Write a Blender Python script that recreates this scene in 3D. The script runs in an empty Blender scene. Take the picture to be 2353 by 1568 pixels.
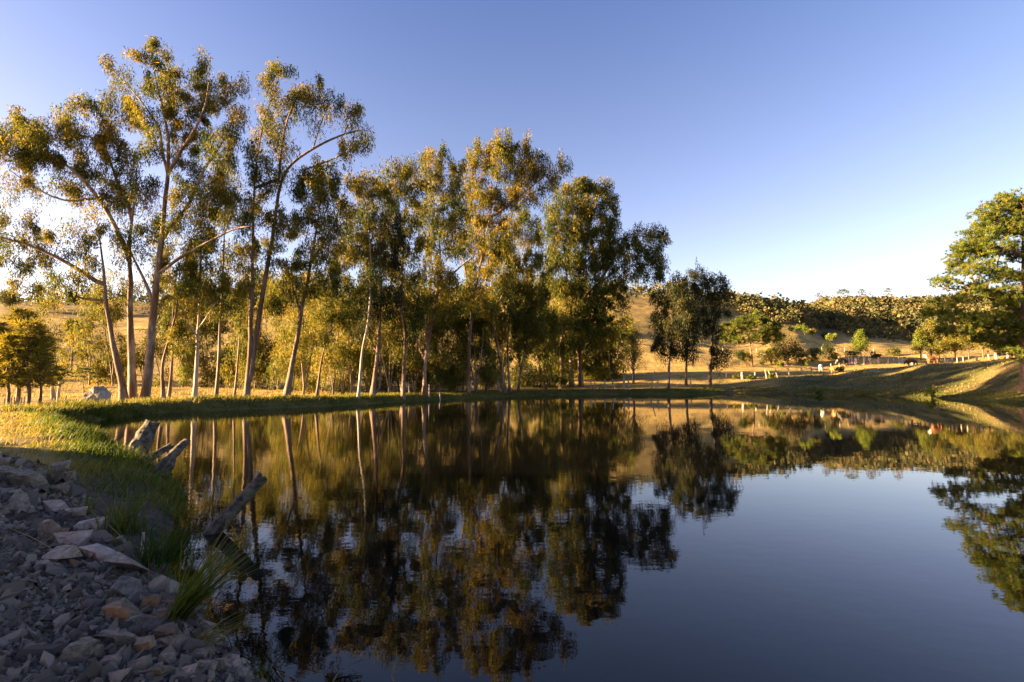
import bpy, bmesh, math, random
import numpy as np
from mathutils import Vector, noise as mnoise

random.seed(7)
RNG = np.random.default_rng(11)
SC = bpy.context.scene
COL = SC.collection

# ------------------------------------------------------------------ camera, sky, sun, exposure
CAM_H = 1.8
PITCH = math.radians(4.33)
cam_d = bpy.data.cameras.new('camera')
cam_d.lens = 18.0; cam_d.sensor_width = 36.0
cam_d.clip_start = 0.05; cam_d.clip_end = 5000
cam = bpy.data.objects.new('camera', cam_d)
cam.location = (0, 0, CAM_H)
cam.rotation_euler = (math.radians(90) + PITCH, 0, 0)
COL.objects.link(cam); SC.camera = cam

SUN_EL = math.radians(9.5)
SUN_AZ = math.radians(-95.0)          # clockwise from +Y: the sun stands to the left
world = bpy.data.worlds.new('World'); SC.world = world
world.use_nodes = True
wt = world.node_tree; wt.nodes.clear()
wo = wt.nodes.new('ShaderNodeOutputWorld'); bg = wt.nodes.new('ShaderNodeBackground')
sky = wt.nodes.new('ShaderNodeTexSky'); sky.sky_type = 'NISHITA'; sky.sun_disc = False
sky.sun_elevation = SUN_EL; sky.sun_rotation = SUN_AZ
sky.air_density = 1.0; sky.dust_density = 1.2; sky.ozone_density = 2.0
tint = wt.nodes.new('ShaderNodeMix'); tint.data_type = 'RGBA'; tint.blend_type = 'MULTIPLY'
tint.inputs[0].default_value = 1.0
wtc = wt.nodes.new('ShaderNodeTexCoord'); wsx = wt.nodes.new('ShaderNodeSeparateXYZ'); wrp = wt.nodes.new('ShaderNodeValToRGB')
wt.links.new(wtc.outputs['Generated'], wsx.inputs[0]); wt.links.new(wsx.outputs[2], wrp.inputs[0])
_st = [(0.0, (1.2, 0.94, 0.9)), (0.28, (0.94, 0.70, 0.78)), (0.465, (0.75, 0.60, 0.70)), (0.62, (0.57, 0.51, 0.68)), (1.0, (0.38, 0.37, 0.57))]
while len(wrp.color_ramp.elements) < len(_st): wrp.color_ramp.elements.new(0.5)
for _i, (_p, _c) in enumerate(_st): wrp.color_ramp.elements[_i].position = _p; wrp.color_ramp.elements[_i].color = (*_c, 1)
wt.links.new(wrp.outputs[0], tint.inputs[7])
wt.links.new(sky.outputs[0], tint.inputs[6]); wt.links.new(tint.outputs[2], bg.inputs[0])
bg.inputs[1].default_value = 0.05
wt.links.new(bg.outputs[0], wo.inputs[0])

sun_d = bpy.data.lights.new('sun', 'SUN'); sun_d.energy = 5.0; sun_d.angle = math.radians(0.5)
sun_d.color = (1.0, 0.66, 0.33)
sun = bpy.data.objects.new('sun', sun_d); COL.objects.link(sun)
to_sun = Vector((math.sin(SUN_AZ) * math.cos(SUN_EL), math.cos(SUN_AZ) * math.cos(SUN_EL), math.sin(SUN_EL)))
sun.rotation_euler = to_sun.to_track_quat('Z', 'Y').to_euler()
sun.location = (-40, 0, 30)
SC.view_settings.view_transform = 'Standard'; SC.view_settings.look = 'None'
SC.view_settings.exposure = 3.42; SC.view_settings.gamma = 1.0
SC.render.engine = 'CYCLES'
SC.cycles.max_bounces = 6; SC.cycles.diffuse_bounces = 3; SC.cycles.transmission_bounces = 3
SC.cycles.use_denoising = True

# ------------------------------------------------------------------ picture ray -> world point (photo 2353 px wide)
F = 1176.5; CU = 1176.5; CV = 784.0
cP, sP = math.cos(PITCH), math.sin(PITCH)
def ray(u, v):
    x = (u - CU) / F; y = (CV - v) / F
    return np.array((x, cP - y * sP, sP + y * cP))
def P3(u, v, Y):
    d = ray(u, v); t = Y / d[1]
    return np.array((d[0] * t, Y, CAM_H + d[2] * t))
def PW(u, v, z=0.0):
    d = ray(u, v); t = (z - CAM_H) / d[2]
    return np.array((d[0] * t, d[1] * t, z))
def UX(u, Y): return (u - CU) / F * Y

# ------------------------------------------------------------------ helpers
def tag(o, label=None, cat=None, group=None, kind=None):
    if label: o['label'] = label
    if cat: o['category'] = cat
    if group: o['group'] = group
    if kind: o['kind'] = kind
    return o
def empty(name, loc):
    o = bpy.data.objects.new(name, None); o.location = loc; o.empty_display_size = 0.2
    COL.objects.link(o); return o
def make_mesh(name, verts, faces, mat, parent=None, smooth=False, tone=None, origin=None):
    """verts Nx3; faces: list of int arrays (each k x n, one n per array)."""
    verts = np.asarray(verts, dtype=np.float64)
    if origin is not None: verts = verts - np.asarray(origin)
    me = bpy.data.meshes.new(name)
    if not isinstance(faces, (list, tuple)): faces = [faces]
    faces = [np.asarray(f, dtype=np.int32) for f in faces if len(f)]
    nl = sum(f.size for f in faces); npo = sum(f.shape[0] for f in faces)
    me.vertices.add(len(verts)); me.vertices.foreach_set('co', verts.astype(np.float32).ravel())
    me.loops.add(nl); me.polygons.add(npo)
    me.loops.foreach_set('vertex_index', np.concatenate([f.ravel() for f in faces]))
    tot = np.concatenate([np.full(f.shape[0], f.shape[1], dtype=np.int32) for f in faces])
    st = np.concatenate([[0], np.cumsum(tot)[:-1]]).astype(np.int32)
    me.polygons.foreach_set('loop_start', st)
    me.polygons.foreach_set('use_smooth', np.full(npo, bool(smooth)))
    if tone is not None:
        a = me.attributes.new('tone', 'FLOAT', 'FACE')
        a.data.foreach_set('value', np.asarray(tone, dtype=np.float32))
    me.update(); me.validate()
    if mat: me.materials.append(mat)
    o = bpy.data.objects.new(name, me); COL.objects.link(o)
    if origin is not None and parent is None: o.location = origin
    if parent is not None: o.parent = parent
    return o

def hash2(ix, iy, s):
    n = (ix.astype(np.int64) * 374761393 + iy.astype(np.int64) * 668265263 + s * 1442695041) & 0x7fffffff
    n = ((n ^ (n >> 13)) * 1274126177) & 0x7fffffff
    return ((n ^ (n >> 16)) & 0xffff) / 65535.0
def vnoise(x, y, s=0):
    x = np.asarray(x, float); y = np.asarray(y, float)
    ix = np.floor(x); iy = np.floor(y); fx = x - ix; fy = y - iy
    fx = fx * fx * (3 - 2 * fx); fy = fy * fy * (3 - 2 * fy)
    a = hash2(ix, iy, s); b = hash2(ix + 1, iy, s); c = hash2(ix, iy + 1, s); d = hash2(ix + 1, iy + 1, s)
    return (a + (b - a) * fx + (c - a) * fy + (a - b - c + d) * fx * fy) * 2 - 1
def fbm(x, y, s=0, o=4):
    v = 0; a = 1.0; t = 0
    for k in range(o):
        v = v + a * vnoise(x * 2 ** k + 17.3 * k, y * 2 ** k - 9.1 * k, s + k); t += a; a *= 0.5
    return v / t
def sst(a, b, x):
    t = np.clip((x - a) / (b - a), 0, 1); return t * t * (3 - 2 * t)

# ------------------------------------------------------------------ tubes
def tube_arrays(paths, sides=6, cap=True):
    V = []; Q = []; T = []; base = 0
    for pts, rad in paths:
        pts = np.asarray(pts, float); rad = np.asarray(rad, float); n = len(pts)
        k = sides if rad[0] > 0.03 else max(3, min(4, sides))
        tan = np.gradient(pts, axis=0); tan /= np.linalg.norm(tan, axis=1)[:, None] + 1e-9
        ref = np.array((0.31, 0.95, 0.05)) if abs(tan[0][2]) > 0.6 else np.array((0.1, 0.2, 1.0))
        s = np.cross(tan, ref); s /= np.linalg.norm(s, axis=1)[:, None] + 1e-9
        b = np.cross(tan, s)
        an = np.arange(k) * 2 * math.pi / k
        ring = pts[:, None, :] + rad[:, None, None] * (np.cos(an)[None, :, None] * s[:, None, :] + np.sin(an)[None, :, None] * b[:, None, :])
        V.append(ring.reshape(-1, 3))
        i = np.arange(n - 1)[:, None] * k + base; j = np.arange(k)[None, :]; jn = (j + 1) % k
        Q.append(np.stack([i + j, i + jn, i + k + jn, i + k + j], -1).reshape(-1, 4))
        base += n * k
        if cap:
            V.append(pts[-1][None, :]); e = base - k
            jj = np.arange(k)
            T.append(np.stack([e + jj, e + (jj + 1) % k, np.full(k, base)], -1)); base += 1
    return np.concatenate(V), [np.concatenate(Q)] + ([np.concatenate(T)] if T else [])
def resample(pts, n):
    pts = np.asarray(pts, float); d = np.r_[0, np.cumsum(np.linalg.norm(np.diff(pts, axis=0), axis=1))]
    t = np.linspace(0, d[-1], n)
    # smooth (Catmull-like) by interpolating then light averaging
    q = np.stack([np.interp(t, d, pts[:, k]) for k in range(3)], 1)
    for _ in range(2):
        q[1:-1] = 0.25 * q[:-2] + 0.5 * q[1:-1] + 0.25 * q[2:]
    return q

# ------------------------------------------------------------------ materials
def new_mat(name):
    m = bpy.data.materials.new(name); m.use_nodes = True
    nt = m.node_tree; nt.nodes.clear()
    out = nt.nodes.new('ShaderNodeOutputMaterial')
    return m, nt, out
def N(nt, t, **kw):
    n = nt.nodes.new(t)
    for k, v in kw.items(): setattr(n, k, v)
    return n
def ramp(nt, stops):
    r = nt.nodes.new('ShaderNodeValToRGB'); e = r.color_ramp.elements
    while len(e) < len(stops): e.new(0.5)
    for q, (p, c) in zip(e, stops):
        q.position = p; q.color = (*c, 1)
    return r
def leaf_mat(name, stops, trans=0.35, rough=0.6, spec=0.12, tcol=(1.3, 1.15, 0.6)):
    m, nt, out = new_mat(name)
    a = N(nt, 'ShaderNodeAttribute', attribute_name='tone')
    r = ramp(nt, stops); nt.links.new(a.outputs['Fac'], r.inputs[0])
    p = N(nt, 'ShaderNodeBsdfPrincipled'); p.inputs['Roughness'].default_value = rough
    p.inputs['Specular IOR Level'].default_value = spec
    nt.links.new(r.outputs[0], p.inputs['Base Color'])
    t = N(nt, 'ShaderNodeBsdfTranslucent')
    mc = N(nt, 'ShaderNodeMix', data_type='RGBA', blend_type='MULTIPLY'); mc.inputs[0].default_value = 1
    nt.links.new(r.outputs[0], mc.inputs[6]); mc.inputs[7].default_value = (*tcol, 1)
    nt.links.new(mc.outputs[2], t.inputs[0])
    mx = N(nt, 'ShaderNodeMixShader'); mx.inputs[0].default_value = trans
    nt.links.new(p.outputs[0], mx.inputs[1]); nt.links.new(t.outputs[0], mx.inputs[2])
    nt.links.new(mx.outputs[0], out.inputs[0])
    return m
def noise_mat(name, stops, scale=(1, 1, 1), nscale=5, detail=6, rough=0.85, bump=0.3, bscale=None, dist=0.02, stops2=None, n2=1.2, spec=0.3, rnd=0.0):
    m, nt, out = new_mat(name)
    tc = N(nt, 'ShaderNodeTexCoord'); mp = N(nt, 'ShaderNodeMapping'); mp.inputs[3].default_value = scale
    nt.links.new(tc.outputs['Object'], mp.inputs[0])
    no = N(nt, 'ShaderNodeTexNoise'); no.inputs['Scale'].default_value = nscale; no.inputs['Detail'].default_value = detail
    no.inputs['Roughness'].default_value = 0.65
    nt.links.new(mp.outputs[0], no.inputs[0])
    r = ramp(nt, stops); nt.links.new(no.outputs[0], r.inputs[0])
    col = r.outputs[0]
    if stops2:
        no2 = N(nt, 'ShaderNodeTexNoise'); no2.inputs['Scale'].default_value = n2; no2.inputs['Detail'].default_value = 4
        nt.links.new(mp.outputs[0], no2.inputs[0])
        r2 = ramp(nt, [(0.46, (0, 0, 0)), (0.56, (1, 1, 1))]); nt.links.new(no2.outputs[0], r2.inputs[0])
        r3 = ramp(nt, stops2); nt.links.new(no.outputs[0], r3.inputs[0])
        mx = N(nt, 'ShaderNodeMix', data_type='RGBA')
        nt.links.new(r2.outputs[0], mx.inputs[0]); nt.links.new(col, mx.inputs[6]); nt.links.new(r3.outputs[0], mx.inputs[7])
        col = mx.outputs[2]
    if rnd > 0:
        oi = N(nt, 'ShaderNodeObjectInfo'); hs = N(nt, 'ShaderNodeHueSaturation')
        mr = N(nt, 'ShaderNodeMapRange'); mr.inputs[3].default_value = 1 - rnd; mr.inputs[4].default_value = 1 + rnd
        nt.links.new(oi.outputs['Random'], mr.inputs[0]); nt.links.new(mr.outputs[0], hs.inputs['Value'])
        nt.links.new(col, hs.inputs['Color']); col = hs.outputs[0]
    p = N(nt, 'ShaderNodeBsdfPrincipled'); p.inputs['Roughness'].default_value = rough
    p.inputs['Specular IOR Level'].default_value = spec
    nt.links.new(col, p.inputs['Base Color'])
    if bump > 0:
        b = N(nt, 'ShaderNodeBump'); b.inputs['Strength'].default_value = bump; b.inputs['Distance'].default_value = dist
        nt.links.new(no.outputs[0], b.inputs['Height']); nt.links.new(b.outputs[0], p.inputs['Normal'])
    nt.links.new(p.outputs[0], out.inputs[0])
    return m

M = {}
M['euc'] = leaf_mat('eucalyptus_leaf', [(0.0, (0.016, 0.038, 0.011)), (0.40, (0.052, 0.076, 0.015)), (0.68, (0.145, 0.128, 0.018)), (1.0, (0.28, 0.20, 0.024))], trans=0.42)
M['euc_gold'] = leaf_mat('golden_leaf', [(0.0, (0.03, 0.056, 0.012)), (0.5, (0.095, 0.108, 0.018)), (1.0, (0.27, 0.20, 0.03))], trans=0.4)
M['euc_dark'] = leaf_mat('dark_leaf', [(0.0, (0.012, 0.022, 0.009)), (0.6, (0.03, 0.038, 0.012)), (1.0, (0.10, 0.075, 0.016))], trans=0.3)
M['pine'] = leaf_mat('pine_needle', [(0.0, (0.025, 0.05, 0.014)), (0.5, (0.10, 0.14, 0.02)), (0.85, (0.24, 0.22, 0.024)), (1.0, (0.24, 0.10, 0.02))], trans=0.35)
M['arau'] = leaf_mat('araucaria_needle', [(0.0, (0.02, 0.035, 0.01)), (0.6, (0.07, 0.09, 0.014)), (1.0, (0.17, 0.16, 0.02))], trans=0.2)
M['arau_gold'] = leaf_mat('golden_araucaria_needle', [(0.0, (0.06, 0.075, 0.014)), (0.6, (0.2, 0.18, 0.028)), (1.0, (0.40, 0.30, 0.04))], trans=0.35)
M['forest'] = leaf_mat('forest_leaf', [(0.0, (0.03, 0.04, 0.015)), (0.5, (0.075, 0.074, 0.028)), (0.85, (0.13, 0.105, 0.042)), (1.0, (0.20, 0.14, 0.062))], trans=0.2, rough=0.8)
M['bush'] = leaf_mat('bush_leaf', [(0.0, (0.02, 0.035, 0.012)), (0.6, (0.06, 0.07, 0.018)), (1.0, (0.15, 0.13, 0.025))], trans=0.3)
M['bright'] = leaf_mat('bright_leaf', [(0.0, (0.05, 0.09, 0.012)), (0.6, (0.13, 0.17, 0.02)), (1.0, (0.22, 0.23, 0.03))], trans=0.35)
M['grass'] = leaf_mat('grass_blade', [(0.0, (0.022, 0.042, 0.008)), (0.5, (0.065, 0.10, 0.014)), (0.78, (0.15, 0.145, 0.028)), (1.0, (0.24, 0.17, 0.07))], trans=0.42, tcol=(1.2, 1.2, 0.5))
M['dry'] = leaf_mat('dry_grass_blade', [(0.0, (0.12, 0.10, 0.035)), (0.5, (0.25, 0.18, 0.06)), (1.0, (0.38, 0.27, 0.10))], trans=0.4)
M['slope'] = leaf_mat('grazed_tuft', [(0.0, (0.03, 0.055, 0.012)), (0.5, (0.08, 0.105, 0.022)), (0.85, (0.15, 0.12, 0.04)), (1.0, (0.17, 0.085, 0.05))], trans=0.3)
M['bark_pale'] = noise_mat('pale_bark', [(0.3, (0.085, 0.063, 0.043)), (0.52, (0.22, 0.172, 0.126)), (0.75, (0.38, 0.31, 0.24))], (3, 3, 0.6), 3, bump=0.4, stops2=[(0.3, (0.05, 0.029, 0.018)), (0.7, (0.15, 0.088, 0.05))], n2=0.7, dist=0.03)
M['bark_white'] = noise_mat('white_bark', [(0.3, (0.22, 0.175, 0.135)), (0.6, (0.44, 0.375, 0.31))], (3, 3, 0.5), 3, bump=0.3, stops2=[(0.3, (0.17, 0.125, 0.09)), (0.7, (0.38, 0.31, 0.25))], dist=0.02)
M['bark_brown'] = noise_mat('brown_bark', [(0.3, (0.045, 0.027, 0.018)), (0.55, (0.12, 0.07, 0.044)), (0.75, (0.22, 0.14, 0.09))], (4, 4, 0.5), 3, bump=0.8, stops2=[(0.3, (0.07, 0.045, 0.03)), (0.7, (0.24, 0.18, 0.13))], n2=0.6, dist=0.05)
M['bark_pine'] = noise_mat('pine_bark', [(0.3, (0.05, 0.032, 0.024)), (0.6, (0.16, 0.105, 0.075))], (3, 3, 0.7), 4, bump=0.8, dist=0.05)
M['post'] = noise_mat('weathered_post', [(0.3, (0.16, 0.13, 0.10)), (0.6, (0.38, 0.32, 0.26))], (6, 6, 0.8), 6, bump=0.6, dist=0.02)
M['log'] = noise_mat('weathered_log', [(0.32, (0.012, 0.009, 0.007)), (0.5, (0.045, 0.034, 0.026)), (0.7, (0.15, 0.115, 0.085))], (9, 9, 9), 1.6, detail=8, bump=1.0, stops2=[(0.3, (0.03, 0.026, 0.017)), (0.68, (0.15, 0.14, 0.095))], n2=0.9, dist=0.03)
M['rock'] = noise_mat('grey_rock', [(0.3, (0.065, 0.053, 0.038)), (0.5, (0.18, 0.148, 0.108)), (0.72, (0.33, 0.275, 0.21))], (1, 1, 1), 20, bump=0.9, stops2=[(0.3, (0.12, 0.09, 0.068)), (0.7, (0.23, 0.175, 0.13))], n2=2.0, dist=0.03, rnd=0.3)
M['rock_tan'] = noise_mat('tan_rock', [(0.3, (0.16, 0.13, 0.098)), (0.65, (0.42, 0.345, 0.27))], (1, 1, 1), 18, bump=0.9, stops2=[(0.3, (0.22, 0.15, 0.12)), (0.7, (0.40, 0.29, 0.23))], n2=2.0, dist=0.03, rnd=0.2)
M['rock_rust'] = noise_mat('rusty_rock', [(0.3, (0.07, 0.052, 0.04)), (0.65, (0.22, 0.155, 0.10))], (1, 1, 1), 18, bump=0.9, stops2=[(0.3, (0.16, 0.075, 0.03)), (0.7, (0.30, 0.16, 0.07))], n2=2.5, dist=0.03, rnd=0.25)
M['rock_dark'] = noise_mat('slate_rock', [(0.3, (0.055, 0.047, 0.038)), (0.65, (0.18, 0.153, 0.124))], (1, 1, 1), 18, bump=0.9, dist=0.03, rnd=0.3)
M['boulder'] = noise_mat('boulder_stone', [(0.3, (0.16, 0.14, 0.12)), (0.6, (0.34, 0.30, 0.25))], (1, 1, 1), 3, bump=0.8, dist=0.06)

# gravel chips: colour by the tone of each chip
def chip_mat():
    m, nt, out = new_mat('gravel_chip')
    a = N(nt, 'ShaderNodeAttribute', attribute_name='tone')
    r = ramp(nt, [(0.0, (0.024, 0.019, 0.014)), (0.45, (0.09, 0.074, 0.054)), (0.8, (0.20, 0.166, 0.122)), (0.92, (0.18, 0.11, 0.06)), (1.0, (0.30, 0.25, 0.19))])
    nt.links.new(a.outputs['Fac'], r.inputs[0])
    p = N(nt, 'ShaderNodeBsdfPrincipled'); p.inputs['Roughness'].default_value = 0.85
    nt.links.new(r.outputs[0], p.inputs['Base Color']); nt.links.new(p.outputs[0], out.inputs[0]); return m
M['chip'] = chip_mat()

# ------------------------------------------------------------------ the lie of the land
shore_uv_far = [(140, 977), (200, 972), (260, 962), (340, 951), (450, 945), (560, 941), (700, 936), (800, 931), (900, 925), (1000, 920), (1100, 915), (1200, 911),
                (1320, 907), (1450, 906), (1600, 907), (1683, 903), (1806, 905), (1894, 908), (2011, 911), (2151, 915), (2250, 921), (2353, 930)]
shore_uv_near = [(600, 1572), (560, 1515), (505, 1450), (440, 1370), (395, 1310), (392, 1240), (405, 1190), (405, 1140), (385, 1105), (335, 1072), (285, 1046), (235, 1015), (185, 990)]
SHORE = [PW(u, v)[:2] for u, v in shore_uv_far] + [np.array(p) for p in ((38.5, 27), (34, 15), (25, 7), (14, 3.2), (6, 1.9), (1.5, 1.9))] + [PW(u, v)[:2] for u, v in shore_uv_near]
SHORE = np.array(SHORE)
def sdist(x, y):
    x = np.asarray(x, float); y = np.asarray(y, float)
    best = np.full(x.shape, 1e9); inside = np.zeros(x.shape, bool)
    n = len(SHORE)
    for i in range(n):
        a = SHORE[i]; b = SHORE[(i + 1) % n]; e = b - a
        t = np.clip(((x - a[0]) * e[0] + (y - a[1]) * e[1]) / (e @ e), 0, 1)
        best = np.minimum(best, (x - a[0] - t * e[0]) ** 2 + (y - a[1] - t * e[1]) ** 2)
        if a[1] != b[1]:
            c = ((a[1] > y) != (b[1] > y)) & (x < (b[0] - a[0]) * (y - a[1]) / (b[1] - a[1]) + a[0])
            inside ^= c
    d = np.sqrt(best); return np.where(inside, -d, d)
TAB = {
    -3000: [(20, .7), (60, .8), (400, 2)],
    -900: [(20, .7), (60, .8), (150, 3), (400, 6)],
    -350: [(20, .7), (50, .8), (100, 5), (180, 20), (240, 30), (400, 34)],
    0: [(20, .7), (40, .7), (60, 1.6), (90, 6), (130, 14), (180, 26), (230, 37.5), (300, 42), (400, 45)],
    300: [(20, .6), (40, .6), (60, 1.2), (90, 5), (130, 12), (180, 24), (235, 37), (300, 44), (400, 46)],
    600: [(20, .55), (42, .5), (60, .8), (90, 4), (130, 11), (180, 23), (240, 40.5), (300, 47), (400, 48)],
    900: [(20, .5), (45, .4), (65, .6), (95, 4), (130, 11), (180, 24), (240, 41), (300, 48), (400, 50)],
    1200: [(20, .4), (60, .5), (75, .9), (100, 4), (130, 11), (180, 26), (230, 40), (300, 49), (400, 50)],
    1400: [(20, .4), (66, .8), (72, 1.0), (85, 2.0), (110, 6.5), (140, 15), (180, 28), (220, 40), (300, 50), (400, 52)],
    1550: [(20, .3), (68, .8), (76, 1.3), (85, 2.3), (110, 6.2), (140, 13), (180, 27), (220, 38.5), (300, 46), (400, 52)],
    1700: [(20, .3), (70, .6), (76, 1.5), (85, 2.5), (105, 4.8), (140, 11), (175, 21), (220, 34), (300, 42), (400, 52)],
    1830: [(20, .3), (66, .5), (75, 1.9), (90, 3.8), (105, 5), (140, 11.6), (165, 17), (200, 25), (230, 32), (290, 37), (350, 46), (420, 50)],
    1900: [(20, .3), (62, .5), (72, 2.0), (90, 3.7), (105, 4.6), (140, 10.5), (165, 14), (200, 19), (240, 27), (300, 40), (360, 54), (450, 58)],
    2000: [(20, .3), (58, .5), (68, 2.5), (80, 3.7), (95, 4.8), (120, 7.7), (150, 11.7), (190, 15.5), (240, 24), (300, 39), (360, 56), (450, 58)],
    2150: [(20, .3), (51, .5), (60, 3.0), (66, 4.0), (80, 4.3), (95, 4.9), (120, 8), (190, 14), (240, 23), (300, 38), (360, 56), (450, 58)],
    2353: [(20, .5), (38, .5), (44, 2.5), (52, 4.0), (62, 4.4), (80, 5.2), (120, 8), (190, 14), (240, 24), (300, 39), (360, 60), (450, 62)],
    2800: [(20, 1.2), (30, 2.5), (42, 4.0), (60, 4.8), (120, 8), (190, 15), (300, 40), (360, 60), (450, 62)],
    5000: [(5, .8), (20, 3), (60, 5), (150, 12), (400, 40)],
}
TU = np.array(sorted(TAB), float)
def table(x, y):
    x = np.asarray(x, float); y = np.asarray(y, float)
    ys = np.maximum(y, 0.02 * np.abs(x) + 0.3)
    u = np.clip(CU + F * x / ys, TU[0], TU[-1])
    Y = np.where(y > 0.3 * np.abs(x), y, np.hypot(x, y) * 0.29)
    vals = np.stack([np.interp(Y, [p[0] for p in TAB[k]], [p[1] for p in TAB[k]]) for k in TU])
    i = np.clip(np.searchsorted(TU, u) - 1, 0, len(TU) - 2)
    t = (u - TU[i]) / (TU[i + 1] - TU[i]); t = 0.5 * t + 0.5 * t * t * (3 - 2 * t)
    k = np.arange(vals.shape[1])
    return vals[i, k] * (1 - t) + vals[i + 1, k] * t
def H(x, y):
    x = np.atleast_1d(np.asarray(x, float)); y = np.atleast_1d(np.asarray(y, float))
    r = np.hypot(x, y); d = sdist(x, y); dp = np.maximum(d, 0)
    tb = table(x, y)
    near = 1 - sst(11, 17, r)
    u = CU + F * x / np.maximum(y, 0.1)
    dam = 1 - sst(1500, 1700, u)
    hb = np.interp(u, [200, 500, 900, 1100, 1300, 1600], [.5, .6, .5, .36, .45, .5])
    bank = dam * hb * sst(-.35, 1.25, dp) * sst(0, .12, dp) + (1 - dam) * (0.12 * sst(0, 0.5, dp) + 0.13 * np.minimum(dp, 6))
    nb = 0.08 * sst(0, 0.25, dp) + 0.17 * np.minimum(dp, 3.6)
    bank = bank * (1 - near) + nb * near
    w = sst(1.2, 11, dp)
    z = bank * (1 - w) + tb * w
    # added mound, out of view at left, to keep sun off the rubble
    mound = sst(-25, -19, x) * (1 - sst(-14.5, -11.0, x)) * (1 - sst(7.0, 11.0, y)) * sst(-40, -25, y)
    z = z + 3.0 * mound
    # relief
    far = sst(60, 130, r)
    z = z + (0.06 * near + 0.05) * fbm(x * 0.9, y * 0.9, 3) * sst(0.1, 1.0, dp)
    z = z + far * 1.6 * fbm(x / 32, y / 32, 8, 4) + sst(45, 75, r) * sst(3, 10, dp) * (0.18 * fbm(x / 3.1, y / 3.1, 5, 3) + 0.22 * np.sin(z * 3.2 + 2.0 * fbm(x / 9, y / 9, 21, 2)) * sst(3, 8, z))
    z = z + (1 - dam) * (1 - near) * sst(.6, 2.5, dp) * (1 - sst(18, 28, dp)) * (.10 * fbm(x / 1.1, y / 1.1, 44, 3) + .22 * fbm(x / 5, y / 5, 45, 2))
    return np.where(d < 0, np.maximum(-0.03 - 0.3 * (-d), -1.2), z)
def hz(x, y): return float(H(x, y)[0])
_YS = np.geomspace(1.5, 520, 900)
def hit(u, v):
    d = ray(u, v); t = _YS / d[1]
    X = d[0] * t; Z = CAM_H + d[2] * t
    h = H(X, _YS); w = np.where(Z <= h)[0]
    i = w[0] if len(w) else len(_YS) - 1
    return np.array((X[i], _YS[i], h[i]))

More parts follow.
